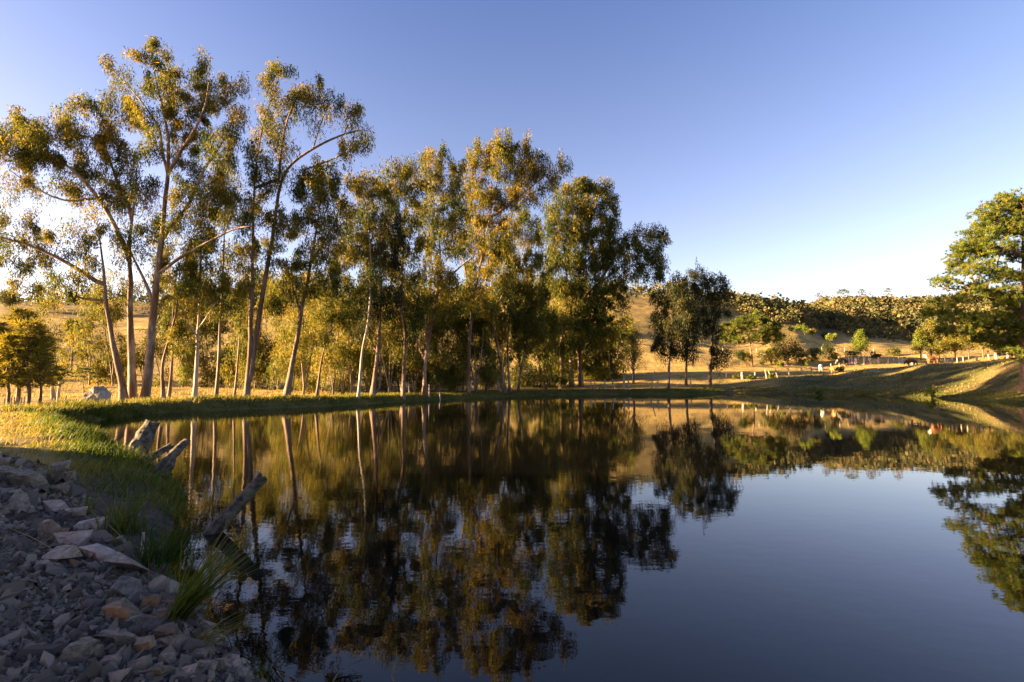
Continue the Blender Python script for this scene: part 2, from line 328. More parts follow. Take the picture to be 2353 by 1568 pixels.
# ------------------------------------------------------------------ ground sheet
def build_ground():
    th = np.concatenate([np.radians(np.linspace(-180, -54, 50)[:-1]), np.radians(np.linspace(-54, 54, 400)), np.radians(np.linspace(54, 180, 50)[1:])])
    rr = np.concatenate([[0.02], np.geomspace(0.9, 620, 470), [900, 1500, 2600]])
    TH, RR = np.meshgrid(th, rr)
    x = RR * np.sin(TH); y = RR * np.cos(TH)
    z = H(x.ravel(), y.ravel())
    xr, yr, r = x.ravel(), y.ravel(), RR.ravel()
    d = sdist(xr, yr)
    nr, nt = x.shape
    i = np.arange(nr - 1)[:, None] * nt; j = np.arange(nt - 1)[None, :]
    q = np.stack([i + j, i + nt + j, i + nt + j + 1, i + j + 1], -1).reshape(-1, 4)
    u = CU + F * xr / np.maximum(yr, 0.1)
    m, nt_, out = new_mat('ground_soil_and_grass')
    a = N(nt_, 'ShaderNodeAttribute', attribute_name='zone')
    sep = N(nt_, 'ShaderNodeSeparateColor'); nt_.links.new(a.outputs['Color'], sep.inputs[0])
    geo = N(nt_, 'ShaderNodeNewGeometry')
    n1 = N(nt_, 'ShaderNodeTexNoise'); n1.inputs['Scale'].default_value = 0.35; n1.inputs['Detail'].default_value = 9; n1.inputs['Roughness'].default_value = 0.68
    n2 = N(nt_, 'ShaderNodeTexNoise'); n2.inputs['Scale'].default_value = 5; n2.inputs['Detail'].default_value = 8; n2.inputs['Roughness'].default_value = 0.7
    nt_.links.new(geo.outputs['Position'], n1.inputs[0]); nt_.links.new(geo.outputs['Position'], n2.inputs[0])
    dry = ramp(nt_, [(0.3, (0.14, 0.115, 0.036)), (0.45, (0.27, 0.195, 0.06)), (0.6, (0.37, 0.26, 0.085)), (0.75, (0.44, 0.32, 0.12))])
    grn = ramp(nt_, [(0.3, (0.03, 0.038, 0.012)), (0.5, (0.075, 0.078, 0.022)), (0.7, (0.16, 0.115, 0.042))])
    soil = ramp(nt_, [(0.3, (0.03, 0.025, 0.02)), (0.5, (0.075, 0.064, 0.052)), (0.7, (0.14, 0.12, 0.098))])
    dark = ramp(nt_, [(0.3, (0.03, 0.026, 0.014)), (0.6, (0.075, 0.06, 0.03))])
    earth = ramp(nt_, [(0.3, (0.10, 0.055, 0.035)), (0.6, (0.24, 0.14, 0.09))])
    for rp, s in ((dry, n1), (grn, n1), (soil, n2), (dark, n2), (earth, n2)): nt_.links.new(s.outputs[0], rp.inputs[0])
    col = dry.outputs[0]
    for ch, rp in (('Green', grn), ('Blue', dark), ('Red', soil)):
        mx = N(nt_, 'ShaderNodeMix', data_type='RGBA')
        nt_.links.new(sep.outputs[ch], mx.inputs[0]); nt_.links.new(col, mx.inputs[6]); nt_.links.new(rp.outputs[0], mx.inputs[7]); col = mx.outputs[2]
    mx = N(nt_, 'ShaderNodeMix', data_type='RGBA'); nt_.links.new(a.outputs['Alpha'], mx.inputs[0])
    nt_.links.new(col, mx.inputs[6]); nt_.links.new(earth.outputs[0], mx.inputs[7]); col = mx.outputs[2]
    p = N(nt_, 'ShaderNodeBsdfPrincipled'); p.inputs['Roughness'].default_value = 0.95; p.inputs['Specular IOR Level'].default_value = 0.1
    nt_.links.new(col, p.inputs['Base Color'])
    b = N(nt_, 'ShaderNodeBump'); b.inputs['Strength'].default_value = 0.7; b.inputs['Distance'].default_value = 0.12
    nt_.links.new(n2.outputs[0], b.inputs['Height']); nt_.links.new(b.outputs[0], p.inputs['Normal'])
    nt_.links.new(p.outputs[0], out.inputs[0])
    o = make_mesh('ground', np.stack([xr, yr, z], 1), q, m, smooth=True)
    near = 1 - sst(8.5, 11.5, r + 1.2 * fbm(xr, yr, 40))
    gravel = near * (1 - sst(-2.0, -0.5, -np.abs(d)) * 0.0)
    green = (1 - sst(2.0, 7.0, d + 2 * fbm(xr / 3, yr / 3, 31))) * 0.95
    green = np.maximum(green, 0.45 * sst(0.0, 0.5, fbm(xr / 22, yr / 22, 33)) * (1 - sst(150, 260, r)))
    green = green * np.where((r < 26) & (u < 900), 1 - .75 * sst(.7, 2.0, d), 1)
    rb = sst(1700, 1850, u) * (1 - sst(10, 22, d))
    green = np.maximum(green, rb)
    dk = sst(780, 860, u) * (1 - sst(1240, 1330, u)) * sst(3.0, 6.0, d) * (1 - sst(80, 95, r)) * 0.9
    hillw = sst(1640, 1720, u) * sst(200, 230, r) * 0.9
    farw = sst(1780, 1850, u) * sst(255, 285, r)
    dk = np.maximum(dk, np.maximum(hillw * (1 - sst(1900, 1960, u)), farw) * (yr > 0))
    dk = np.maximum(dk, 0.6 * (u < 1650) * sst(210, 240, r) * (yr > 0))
    er = sst(2050, 2353, u) * sst(0.05, 0.45, fbm(xr / 5, yr / 2.5, 55)) * (1 - sst(12, 20, d)) * 0.35
    er = np.maximum(er, sst(0.6, 0.1, np.abs(d - 0.5)) * 0 + ((u > 1660) & (u < 1960)) * (1 - sst(0.6, 1.6, d)) * 0.55)
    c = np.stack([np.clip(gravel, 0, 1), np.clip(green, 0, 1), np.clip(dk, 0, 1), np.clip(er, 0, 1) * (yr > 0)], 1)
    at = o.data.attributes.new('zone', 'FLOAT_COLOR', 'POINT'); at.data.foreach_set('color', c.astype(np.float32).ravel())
    tag(o, kind='structure'); return o
build_ground()

# pond water
def build_water():
    m, nt, out = new_mat('pond_water')
    geo = N(nt, 'ShaderNodeNewGeometry')
    mp = N(nt, 'ShaderNodeMapping'); nt.links.new(geo.outputs['Position'], mp.inputs[0]); mp.inputs[3].default_value = (0.8, 1.25, 1)
    n1 = N(nt, 'ShaderNodeTexNoise'); n1.inputs['Scale'].default_value = 5.5; n1.inputs['Detail'].default_value = 2.5; n1.inputs['Roughness'].default_value = 0.5
    n2 = N(nt, 'ShaderNodeTexNoise'); n2.inputs['Scale'].default_value = 0.9; n2.inputs['Detail'].default_value = 2
    n3 = N(nt, 'ShaderNodeTexNoise'); n3.inputs['Scale'].default_value = 0.12; n3.inputs['Detail'].default_value = 2
    for n in (n1, n2, n3): nt.links.new(mp.outputs[0], n.inputs[0])
    sx = N(nt, 'ShaderNodeSeparateXYZ'); nt.links.new(geo.outputs['Position'], sx.inputs[0])
    br = N(nt, 'ShaderNodeMapRange'); br.inputs[1].default_value = -6; br.inputs[2].default_value = 6; br.inputs[3].default_value = 1.0; br.inputs[4].default_value = 0.3
    nt.links.new(sx.outputs[0], br.inputs[0])
    md = N(nt, 'ShaderNodeMapRange'); md.inputs[1].default_value = 0.35; md.inputs[2].default_value = 0.65; md.inputs[3].default_value = 0.5; md.inputs[4].default_value = 1.2
    nt.links.new(n3.outputs[0], md.inputs[0])
    mu = N(nt, 'ShaderNodeMath', operation='MULTIPLY'); nt.links.new(br.outputs[0], mu.inputs[0]); nt.links.new(md.outputs[0], mu.inputs[1])
    h1 = N(nt, 'ShaderNodeMath', operation='MULTIPLY'); nt.links.new(n1.outputs[0], h1.inputs[0]); nt.links.new(mu.outputs[0], h1.inputs[1])
    h2 = N(nt, 'ShaderNodeMath', operation='MULTIPLY_ADD'); nt.links.new(n2.outputs[0], h2.inputs[0]); h2.inputs[1].default_value = 0.9; nt.links.new(h1.outputs[0], h2.inputs[2])
    b = N(nt, 'ShaderNodeBump'); b.inputs['Strength'].default_value = 1.0; b.inputs['Distance'].default_value = 0.0016
    nt.links.new(h2.outputs[0], b.inputs['Height'])
    p = N(nt, 'ShaderNodeBsdfPrincipled'); p.inputs['Base Color'].default_value = (0.003, 0.003, 0.003, 1)
    p.inputs['Roughness'].default_value = 0.015; p.inputs['IOR'].default_value = 1.38; p.inputs['Specular IOR Level'].default_value = 0.5
    nt.links.new(b.outputs[0], p.inputs['Normal']); nt.links.new(p.outputs[0], out.inputs[0])
    c = SHORE.mean(0); ring = SHORE + (SHORE - c) / np.linalg.norm(SHORE - c, axis=1)[:, None] * 0.5
    v = np.c_[ring, np.zeros(len(ring))]
    v = np.vstack([v, [[c[0], c[1], 0]]]); n = len(ring); i = np.arange(n)
    o = make_mesh('pond_water', v, np.stack([i, (i + 1) % n, np.full(n, n)], 1)[:, ::-1], m)
    # make sure the faces look up
    if o.data.polygons[0].normal.z < 0: o.data.flip_normals()
    tag(o, kind='structure')
build_water()

# ------------------------------------------------------------------ foliage arrays
def unit(v): return v / (np.linalg.norm(v, axis=-1, keepdims=True) + 1e-9)
def leaf_quads(cent, rc, m, L, w, droop=1.0, spread=0.8, ctone=None, tvar=0.22, squash=1.0, tri=False):
    n = len(cent); cent = np.repeat(cent, m, axis=0); k = n * m
    rc = np.repeat(np.broadcast_to(rc, (n,)), m)
    if tri:      # loose hanging sprays: soft-edged, each stretched its own way, tips drooping
        ax = np.repeat(RNG.uniform(.55, 1.5, (n, 3)), m, axis=0); tl = np.repeat(RNG.normal(size=(n, 2)) * .5, m, axis=0)
        off = np.clip(RNG.normal(size=(k, 3)), -1.7, 1.7) * .47 * rc[:, None] * ax
        off[:, 2] = off[:, 2] * squash + off[:, 0] * tl[:, 0] + off[:, 1] * tl[:, 1] - .14 * (off[:, 0] ** 2 + off[:, 1] ** 2) / rc
    else:
        off = unit(RNG.normal(size=(k, 3))) * (RNG.random(k) ** 0.45)[:, None] * rc[:, None]; off[:, 2] *= squash
    p = cent + off
    d = unit(RNG.normal(size=(k, 3)) * spread + np.array((0.06, 0, -droop)))
    s = unit(np.cross(d, RNG.normal(size=(k, 3))))
    Ls = L * RNG.uniform(0.6, 1.35, k)[:, None]; ws = w * RNG.uniform(0.7, 1.3, k)[:, None]
    if tri:
        V = np.stack([p - s * ws, p + s * ws, p + d * Ls], 1).reshape(-1, 3); Q = np.arange(k * 3).reshape(-1, 3)
    else:
        V = np.stack([p, p + d * Ls * 0.42 + s * ws, p + d * Ls, p + d * Ls * 0.42 - s * ws], 1).reshape(-1, 3); Q = np.arange(k * 4).reshape(-1, 4)
    if ctone is None: ctone = RNG.uniform(0.2, 0.75, n)
    t = np.clip(np.repeat(ctone, m) + RNG.normal(size=k) * tvar, 0, 1)
    return V, Q, t
def needle_tufts(cent, dirs, m, L, w, ctone=None, spread=0.75):
    n = len(cent); k = n * m
    c = np.repeat(cent, m, axis=0); dd = np.repeat(dirs, m, axis=0)
    d = unit(dd + RNG.normal(size=(k, 3)) * spread)
    s = unit(np.cross(d, RNG.normal(size=(k, 3))))
    Ls = L * RNG.uniform(0.7, 1.25, k)[:, None]
    V = np.stack([c - s * w, c + s * w, c + d * Ls], 1).reshape(-1, 3)
    T = np.arange(k * 3).reshape(-1, 3)
    if ctone is None: ctone = RNG.uniform(0.2, 0.8, n)
    return V, T, np.clip(np.repeat(ctone, m) + RNG.normal(size=k) * 0.15, 0, 1)

def skeleton(main, targets, start_frac=0.3, seg=0.55, up=0.16, below=0.7):
    """main: list of (pts, radii). Connects every target to the nearest limb; returns tube paths."""
    nodes = []; rad0 = []; par = []; load = []
    for mi, (pts, rd) in enumerate(main):
        s0 = int(len(pts) * start_frac) if mi == 0 else 0
        for i in range(s0, len(pts)):
            nodes.append(pts[i]); rad0.append(rd[i]); par.append(-1); load.append(0)
    nm = len(nodes)
    cap = nm + len(targets) * 14
    P = np.zeros((cap, 3)); P[:nm] = nodes; cnt = nm
    D = np.min(np.linalg.norm(targets[:, None, :] - P[None, :nm, :], axis=2), axis=1)
    chains = []
    for ti in np.argsort(D):
        t = targets[ti]; dv = t - P[:cnt]
        cost = np.linalg.norm(dv, axis=1) + below * np.maximum(0, -dv[:, 2] + 0.2)
        b = int(np.argmin(cost)); a = P[b]; ln = np.linalg.norm(t - a)
        n = max(2, min(10, int(math.ceil(ln / seg))))
        ctrl = a + (t - a) * 0.5 + np.array((0, 0, up * ln)) + RNG.normal(size=3) * 0.09 * ln
        s = np.linspace(0, 1, n + 1)[1:, None]
        q = (1 - s) ** 2 * a + 2 * s * (1 - s) * ctrl + s * s * t
        q[:-1] += RNG.normal(size=(n - 1, 3)) * 0.03 * ln / n * 2
        ids = []
        for k in range(n):
            if cnt >= cap: break
            P[cnt] = q[k]; par.append(b if k == 0 else cnt - 1); load.append(0); rad0.append(0); ids.append(cnt); cnt += 1
        chains.append((b, ids))
        i = ids[-1]
        while i >= 0:
            load[i] += 1; i = par[i]
    return P, chains, np.array(load[:cnt], float), nm, np.array(rad0)

# ------------------------------------------------------------------ eucalyptus
def depth_of(Y0, rx_m): return rx_m
def eucalyptus(label, trunk, Y, wpx, masses, limbs=(), bark='bark_pale', leaf='euc', dens=1.0, name='eucalyptus_tree', group=None, tone=0.5, dY=None, leafL=None, rtw=0.011, mleaf=330, tilt=0.0, cl=None):
    u0, v0 = trunk[0]
    x0 = UX(u0, Y); z0 = hz(x0, Y)
    base = np.array((x0, Y, z0 - 0.15))
    px = Y / F
    pts = [base, np.array((x0, Y, z0 + 0.05))] + [P3(u, v, Y + tilt * k) for k, (u, v) in enumerate(trunk[1:], 1)]
    top = pts[-1]
    n = max(10, int(np.linalg.norm(top - base) / 0.5))
    tp = resample(pts, n)
    n = len(tp)
    w = wpx * px * 0.39
    tt = np.linspace(0, 1, n)
    tr = w * (1 - 0.9 * tt ** 0.9) * (1 + 0.55 * np.exp(-tt * n * 0.5 / 0.55 * 0.9))
    tp[2:, 0] += 0.05 * w * np.sin(np.arange(n - 2) * 0.9 + u0)
    main = [(tp, tr)]
    for lb in limbs:
        pl = lb['p']; yo = lb.get('dy', RNG.uniform(-1.5, 1.5))
        q = [P3(u, v, Y + yo * (k / max(1, len(pl) - 1)) ** 1.2) for k, (u, v) in enumerate(pl)]
        m_ = max(5, int(sum(np.linalg.norm(np.diff(q, axis=0), axis=1)) / 0.5))
        lp = resample(q, m_); lw = lb['w'] * px * 0.5
        # root the limb on the nearest trunk point
        k = int(np.argmin(np.linalg.norm(tp - lp[0], axis=1)))
        if np.linalg.norm(tp[k] - lp[0]) < 2.5: lp[0] = tp[k]
        main.append((lp, lw * (1 - 0.7 * np.linspace(0, 1, m_))))
    cents = []
    sp = cl or 0.155 * Y ** 0.5       # wanted spacing of leaf clumps, grows gently with distance
    for (cx, cy, rx, ry) in masses:
        a, c = rx * px, ry * px; b = min(max(a, c), 2.6) if dY is None else dY
        vol = 4.19 * a * b * c
        k = max(4, int(dens * np.interp(Y, [34, 40], [0.74, 1.22]) * 1.5 * vol / (0.75 * sp ** 3)))
        yo = RNG.uniform(-1.2, 1.2)
        o = unit(RNG.normal(size=(k, 3))) * (RNG.random(k) ** 0.38)[:, None] * np.array((a, b, c))
        cents.append(P3(cx, cy, Y + yo) + o)
    cents = np.concatenate(cents)
    keep = []
    md = sp * 0.80
    for i in range(len(cents)):
        if not keep or np.min(np.sum((cents[keep] - cents[i]) ** 2, axis=1)) > md * md: keep.append(i)
    cents = cents[keep]
    P, chains, load, nm, r0 = skeleton(main, cents, seg=0.5 * max(1, Y / 45))
    paths = []
    rt = rtw * 1.15 * max(1.0, Y / 38)
    for b, ids in chains:
        pts_ = np.vstack([P[b][None], P[ids]])
        rr = rt * np.sqrt(load[ids]) ; r_b = min(rr[0] * 1.15, r0[b]) if b < nm and r0[b] > 0 else rr[0]
        paths.append((pts_, np.r_[r_b, rr]))
    root = empty(name, base + np.array((0, 0, 0.15)))
    tag(root, label, 'tree', group)
    org = np.array(root.location)
    V, Fc = tube_arrays(main[:1], 10 if w > 0.12 else 6)
    if w > 0.12:      # flutes, scars and lumps of the bark
        nz = 0.16 * vnoise(V[:, 0] * 5 + V[:, 1] * 4, V[:, 2] * 1.3, 5) + 0.10 * vnoise(V[:, 0] * 11, V[:, 2] * 3.1 + V[:, 1] * 9, 6)
        V[:len(tp) * 10] += (V[:len(tp) * 10] - np.repeat(tp, 10, axis=0)) * nz[:len(tp) * 10, None]
    trk = make_mesh('trunk', V - org, Fc, M[bark], root, smooth=True)
    for lb_ in main[1:]:
        V, Fc = tube_arrays([lb_], 7); make_mesh('limb', V - org, Fc, M[bark], trk, smooth=True)
    V, Fc = tube_arrays(paths, 5); tag(make_mesh('branch', V - org, Fc, M[bark], trk, smooth=True), kind='stuff')
    L = leafL or 0.225 * (Y / 32) ** 0.75; wl = L * 0.125
    m_ = int(mleaf * np.interp(Y, [30, 45, 70], [1.2, 0.95, 0.72]))
    ct = np.clip(tone + 0.12 * RNG.normal(size=len(cents)) + 0.15 * fbm(cents[:, 0] / 2.2 + u0, cents[:, 2] / 2.2, 77, 2), 0, 1)
    V, Q, t = leaf_quads(cents, sp * 0.64 * RNG.uniform(0.75, 1.3, len(cents)), m_, L, wl, droop=0.9, spread=0.5, ctone=ct, squash=1.25, tri=True)
    make_mesh('crown', V - np.array(root.location), Q, M[leaf], root, tone=t)
    return root

E = eucalyptus
E('thick eucalyptus leaning left, first of three big trunks beside the grey boulder',
  [(291, 918), (275, 850), (255, 770), (243, 690), (238, 620), (231, 560), (222, 500)], 30.5, 21,
  [(60, 545, 45, 30), (30, 600, 45, 30), (95, 600, 50, 30), (160, 560, 45, 35), (60, 660, 50, 22), (130, 660, 40, 25), (205, 520, 40, 40), (20, 500, 35, 25), (190, 630, 40, 30), (-40, 560, 45, 40)],
  limbs=[dict(p=[(240, 660), (200, 632), (165, 610), (125, 588), (86, 571), (30, 552), (-20, 540)], w=11, dy=-1.5), dict(p=[(240, 690), (205, 690), (160, 680), (110, 660)], w=7, dy=1.0)], bark='bark_brown', dens=0.55)
E('eucalyptus with mottled white bark, middle of three big trunks, long limb sweeping left',
  [(310, 918), (304, 830), (299, 760), (299, 700), (300, 640), (296, 590), (300, 520), (312, 440), (316, 360)], 31.5, 23,
  [(55, 300, 60, 38), (115, 285, 60, 38), (30, 350, 45, 35), (90, 350, 60, 38), (170, 300, 55, 38), (215, 245, 55, 28), (160, 370, 50, 35), (235, 320, 55, 38), (210, 400, 50, 38), (270, 380, 45, 45), (250, 460, 45, 40), (300, 460, 45, 40), (300, 560, 45, 40), (275, 250, 45, 30), (-40, 340, 55, 50), (140, 430, 40, 25), (60, 420, 45, 22)],
  limbs=[dict(p=[(300, 600), (289, 571), (255, 500), (225, 451), (161, 384), (94, 343), (30, 320)], w=12, dy=-1.0), dict(p=[(225, 451), (160, 470), (90, 440), (20, 390)], w=6, dy=-2), dict(p=[(305, 500), (270, 420), (240, 330), (220, 260)], w=8, dy=1.5)], bark='bark_pale', dens=0.72)
E('tallest eucalyptus with grey trunk forking high, third of three big trunks',
  [(338, 921), (341, 850), (347, 780), (352, 720), (358, 660), (364, 610), (372, 545), (379, 470), (386, 395), (388, 320), (372, 240), (355, 170), (345, 110)], 30.8, 25,
  [(335, 125, 42, 34), (378, 125, 30, 28), (268, 170, 38, 26), (312, 190, 38, 30), (415, 165, 42, 30), (475, 180, 45, 32), (372, 215, 48, 34), (440, 235, 50, 38), (505, 225, 42, 38), (545, 205, 30, 35), (330, 265, 40, 34), (395, 295, 48, 36), (470, 300, 50, 38), (540, 290, 40, 42), (510, 365, 48, 36), (440, 370, 42, 34), (345, 345, 36, 34), (340, 425, 38, 36), (430, 440, 42, 36), (500, 440, 42, 34), (545, 500, 40, 28), (390, 510, 36, 32), (350, 520, 36, 36), (455, 540, 42, 34), (570, 520, 30, 20)],
  limbs=[dict(p=[(374, 545), (402, 510), (431, 481), (465, 395), (521, 312), (545, 250)], w=10, dy=1.5), dict(p=[(386, 400), (420, 340), (450, 297), (475, 240), (480, 190)], w=9, dy=-1.5), dict(p=[(366, 630), (400, 600), (450, 571), (500, 545), (544, 522), (585, 520)], w=8, dy=-1.8), dict(p=[(386, 400), (370, 340), (372, 300), (330, 240), (280, 180)], w=7, dy=1), dict(p=[(354, 700), (335, 650), (310, 600), (290, 560)], w=9, dy=1.2)], bark='bark_pale', dens=0.74)
E('crooked brown eucalyptus just right of the tallest grey trunk',
  [(380, 918), (374, 880), (371, 845), (380, 805), (390, 775), (399, 745), (407, 710), (410, 660), (415, 600)], 32.5, 11,
  [(412, 620, 36, 34), (395, 670, 32, 32), (430, 680, 30, 30), (385, 590, 28, 28), (400, 740, 30, 25)], bark='bark_brown', dens=0.6, leaf='euc_gold')
E('slim dark eucalyptus close behind the crooked brown trunk',
  [(392, 918), (395, 850), (397, 790), (397, 730), (402, 640), (420, 560)], 33.5, 9,
  [(425, 570, 32, 34), (440, 620, 30, 30), (405, 790, 26, 25), (380, 650, 26, 26)], bark='bark_brown', dens=0.5, leaf='euc_gold')
E('smooth white-barked eucalyptus standing straight, lit down its left side',
  [(451, 918), (452, 850), (454, 780), (458, 720), (460, 650), (462, 580), (462, 500), (470, 420)], 33.5, 13,
  [(465, 480, 36, 38), (480, 550, 36, 36), (445, 590, 36, 34), (490, 620, 36, 32), (440, 660, 32, 28), (478, 690, 30, 26), (460, 420, 30, 28)],
  limbs=[dict(p=[(456, 775), (440, 755), (425, 735), (412, 712)], w=5), dict(p=[(462, 750), (480, 720), (500, 690)], w=4)], bark='bark_white', dens=0.6)
E('slender grey eucalyptus between the white trunk and the dark forked one',
  [(500, 916), (502, 850), (505, 754), (510, 680), (513, 620), (515, 540), (518, 450), (525, 380)], 34, 10,
  [(520, 400, 32, 40), (535, 470, 34, 38), (505, 500, 32, 36), (525, 570, 36, 36), (505, 640, 34, 32), (540, 650, 30, 30), (520, 710, 28, 25)], bark='bark_pale', dens=0.6)
E('thin grey eucalyptus left of the dark forked trunk',
  [(542, 912), (546, 840), (551, 760), (556, 690), (560, 620)], 36, 7,
  [(560, 640, 30, 34), (545, 700, 28, 28), (570, 590, 26, 30), (560, 760, 26, 24)], bark='bark_pale', dens=0.55, leaf='euc_gold')
E('dark thick eucalyptus forking low, its crown reaching high over a bare right limb',
  [(569, 916), (572, 860), (575, 800), (576, 730), (579, 640), (581, 560), (582, 480), (586, 400), (600, 300), (625, 220)], 34.5, 17,
  [(650, 178, 42, 26), (700, 195, 38, 28), (620, 215, 36, 34), (755, 235, 42, 30), (805, 265, 32, 28), (670, 250, 42, 34), (725, 260, 36, 30), (610, 290, 38, 38), (650, 330, 42, 38), (590, 370, 34, 40), (832, 325, 22, 22), (790, 345, 32, 16), (620, 410, 40, 34), (665, 420, 38, 30), (600, 480, 36, 34), (650, 510, 38, 30), (710, 390, 36, 24), (585, 560, 32, 30), (630, 590, 34, 30)],
  limbs=[dict(p=[(574, 880), (585, 800), (600, 700), (613, 620), (625, 555), (640, 440), (655, 390), (690, 360), (740, 330), (790, 308), (825, 300)], w=13, dy=1.0), dict(p=[(640, 430), (645, 350), (660, 270), (690, 210)], w=7, dy=-1.0), dict(p=[(700, 390), (745, 375), (790, 355), (835, 335)], w=4, dy=1.5), dict(p=[(720, 340), (735, 290), (755, 240)], w=3.5, dy=0.5)], bark='bark_brown', dens=0.68)
E('thick rough-barked eucalyptus leaning right, alone on the bright grass bank',
  [(661, 916), (666, 870), (673, 830), (683, 780), (690, 730), (697, 690), (705, 655), (715, 600), (725, 540), (735, 470), (742, 410)], 36, 18,
  [(740, 405, 38, 30), (715, 445, 40, 32), (765, 440, 36, 30), (780, 490, 36, 28), (730, 510, 44, 32), (690, 530, 40, 34), (760, 560, 42, 32), (700, 590, 44, 34), (745, 625, 42, 32), (670, 620, 38, 32), (690, 670, 40, 28), (655, 690, 32, 30)],
  limbs=[dict(p=[(690, 720), (680, 680), (668, 650), (660, 610)], w=6, dy=-1), dict(p=[(703, 665), (740, 645), (780, 635)], w=5, dy=-1), dict(p=[(715, 600), (745, 560), (775, 500)], w=7, dy=1)], bark='bark_brown', dens=0.7)
E('eucalyptus with pale forking top, right of the thick leaning trunk',
  [(730, 914), (733, 870), (738, 830), (747, 795), (755, 768), (762, 735), (775, 700)], 37, 9,
  [(765, 690, 38, 34), (745, 730, 34, 30), (790, 720, 32, 30), (730, 670, 32, 30), (750, 780, 30, 26)],
  limbs=[dict(p=[(755, 768), (768, 748), (783, 730)], w=4)], bark='bark_pale', dens=0.65, leaf='euc_gold')
E('leaning eucalyptus with a smooth white upper stem among the middle trees',
  [(825, 914), (828, 860), (832, 805), (838, 775), (846, 745), (850, 690), (852, 600), (845, 500), (838, 430)], 39, 9,
  [(828, 425, 36, 26), (865, 455, 38, 30), (810, 480, 34, 32), (850, 510, 42, 32), (815, 550, 38, 32), (790, 600, 34, 34), (840, 600, 40, 34), (815, 660, 38, 32)], bark='bark_white', dens=0.72)
E('dark two-stemmed eucalyptus behind the white leaning stem',
  [(858, 911), (861, 870), (865, 830), (869, 800), (873, 757), (873, 690), (872, 620), (880, 540), (885, 470)], 41, 14,
  [(885, 480, 40, 32), (900, 540, 40, 34), (870, 570, 42, 34), (895, 610, 42, 34), (865, 650, 42, 34), (900, 690, 38, 34), (850, 710, 38, 32), (830, 740, 36, 30)],
  limbs=[dict(p=[(867, 815), (855, 790), (845, 760), (840, 720)], w=5), dict(p=[(872, 908), (873, 850), (874, 800)], w=6, dy=.3)], bark='bark_brown', dens=0.75, leaf='euc_dark')
E('twisted stringy-barked eucalyptus with hanging vines near the middle of the bank',
  [(927, 911), (929, 870), (928, 830), (932, 795), (931, 760), (924, 725), (922, 680), (925, 600), (930, 500), (932, 430)], 43, 12,
  [(920, 400, 34, 22), (950, 385, 30, 20), (905, 440, 36, 30), (945, 450, 34, 30), (925, 500, 42, 32), (900, 550, 36, 34), (950, 560, 38, 34), (920, 620, 40, 34), (945, 680, 38, 36), (910, 700, 34, 32), (945, 740, 32, 30)], bark='bark_brown', dens=0.7)
E('eucalyptus forking into a long curved right stem, centre of the row',
  [(977, 911), (976, 870), (977, 835), (983, 795), (990, 750), (998, 705), (1005, 665), (1015, 620), (1010, 560), (1003, 480), (1000, 400)], 46, 13,
  [(1000, 368, 36, 22), (975, 400, 36, 26), (1035, 395, 34, 28), (1000, 435, 44, 28), (1045, 450, 36, 30), (985, 490, 40, 32), (1030, 510, 42, 34), (1000, 560, 42, 34), (1050, 570, 36, 32), (985, 625, 38, 32), (1030, 630, 36, 30), (1000, 690, 36, 32), (1045, 700, 30, 30)],
  limbs=[dict(p=[(976, 830), (966, 800), (955, 775), (945, 755)], w=6), dict(p=[(1003, 680), (1030, 640), (1065, 605), (1090, 590)], w=8, dy=-1), dict(p=[(985, 790), (975, 740), (968, 690), (965, 640)], w=6, dy=1)], bark='bark_pale', dens=0.7)
E('tall eucalyptus topped by a broad golden crown, centre of the row',
  [(1077, 910), (1076, 860), (1078, 800), (1081, 750), (1087, 700), (1096, 648), (1110, 580), (1125, 500), (1140, 430), (1155, 370)], 53, 13,
  [(1110, 360, 40, 26), (1155, 340, 38, 20), (1195, 348, 36, 22), (1235, 378, 34, 24), (1280, 385, 24, 28), (1090, 400, 36, 26), (1150, 385, 44, 26), (1200, 405, 42, 26), (1255, 420, 36, 22), (1110, 450, 46, 30), (1170, 450, 46, 28), (1215, 455, 34, 20), (1090, 500, 42, 32), (1145, 510, 46, 32), (1080, 560, 40, 34), (1130, 570, 46, 34), (1160, 560, 36, 30), (1095, 625, 40, 30), (1145, 630, 36, 28), (1060, 680, 34, 34), (1105, 700, 34, 34)],
  limbs=[dict(p=[(1088, 700), (1075, 650), (1065, 600), (1060, 540)], w=7, dy=1), dict(p=[(1130, 500), (1170, 470), (1220, 430), (1265, 395)], w=7, dy=-1)], bark='bark_brown', dens=0.72, tone=0.62)
E('eucalyptus leaning left from the water edge with a pale curved stem',
  [(1160, 906), (1155, 860), (1147, 815), (1138, 770), (1128, 725), (1119, 685), (1115, 660), (1120, 610), (1135, 560)], 56, 12,
  [(1165, 590, 36, 30), (1130, 690, 38, 34), (1165, 650, 36, 32), (1105, 730, 34, 32), (1150, 720, 34, 30)],
  limbs=[dict(p=[(1148, 906), (1140, 860), (1132, 832), (1118, 812), (1098, 795)], w=7, dy=-.5), dict(p=[(1128, 725), (1150, 690), (1172, 640)], w=5)], bark='bark_pale', dens=0.7)
E('straight pale eucalyptus stem with a thin upper crown, right of the left-leaning one',
  [(1171, 904), (1169, 860), (1166, 815), (1168, 760), (1176, 690), (1190, 620), (1205, 560), (1215, 510)], 58, 8,
  [(1205, 500, 34, 24), (1185, 545, 34, 28), (1225, 545, 30, 28), (1200, 600, 38, 32), (1235, 615, 32, 32), (1190, 660, 36, 32), (1225, 680, 36, 32), (1180, 720, 32, 32), (1215, 740, 32, 30)], bark='bark_pale', dens=0.7)
E('slanting slim eucalyptus at the water edge left of the dark multi-trunk group',
  [(1191, 901), (1195, 860), (1203, 820), (1213, 775), (1225, 720), (1235, 670)], 60, 8,
  [(1235, 690, 38, 34), (1210, 730, 36, 34), (1250, 740, 36, 34), (1215, 780, 32, 28)], bark='bark_pale', dens=0.7)
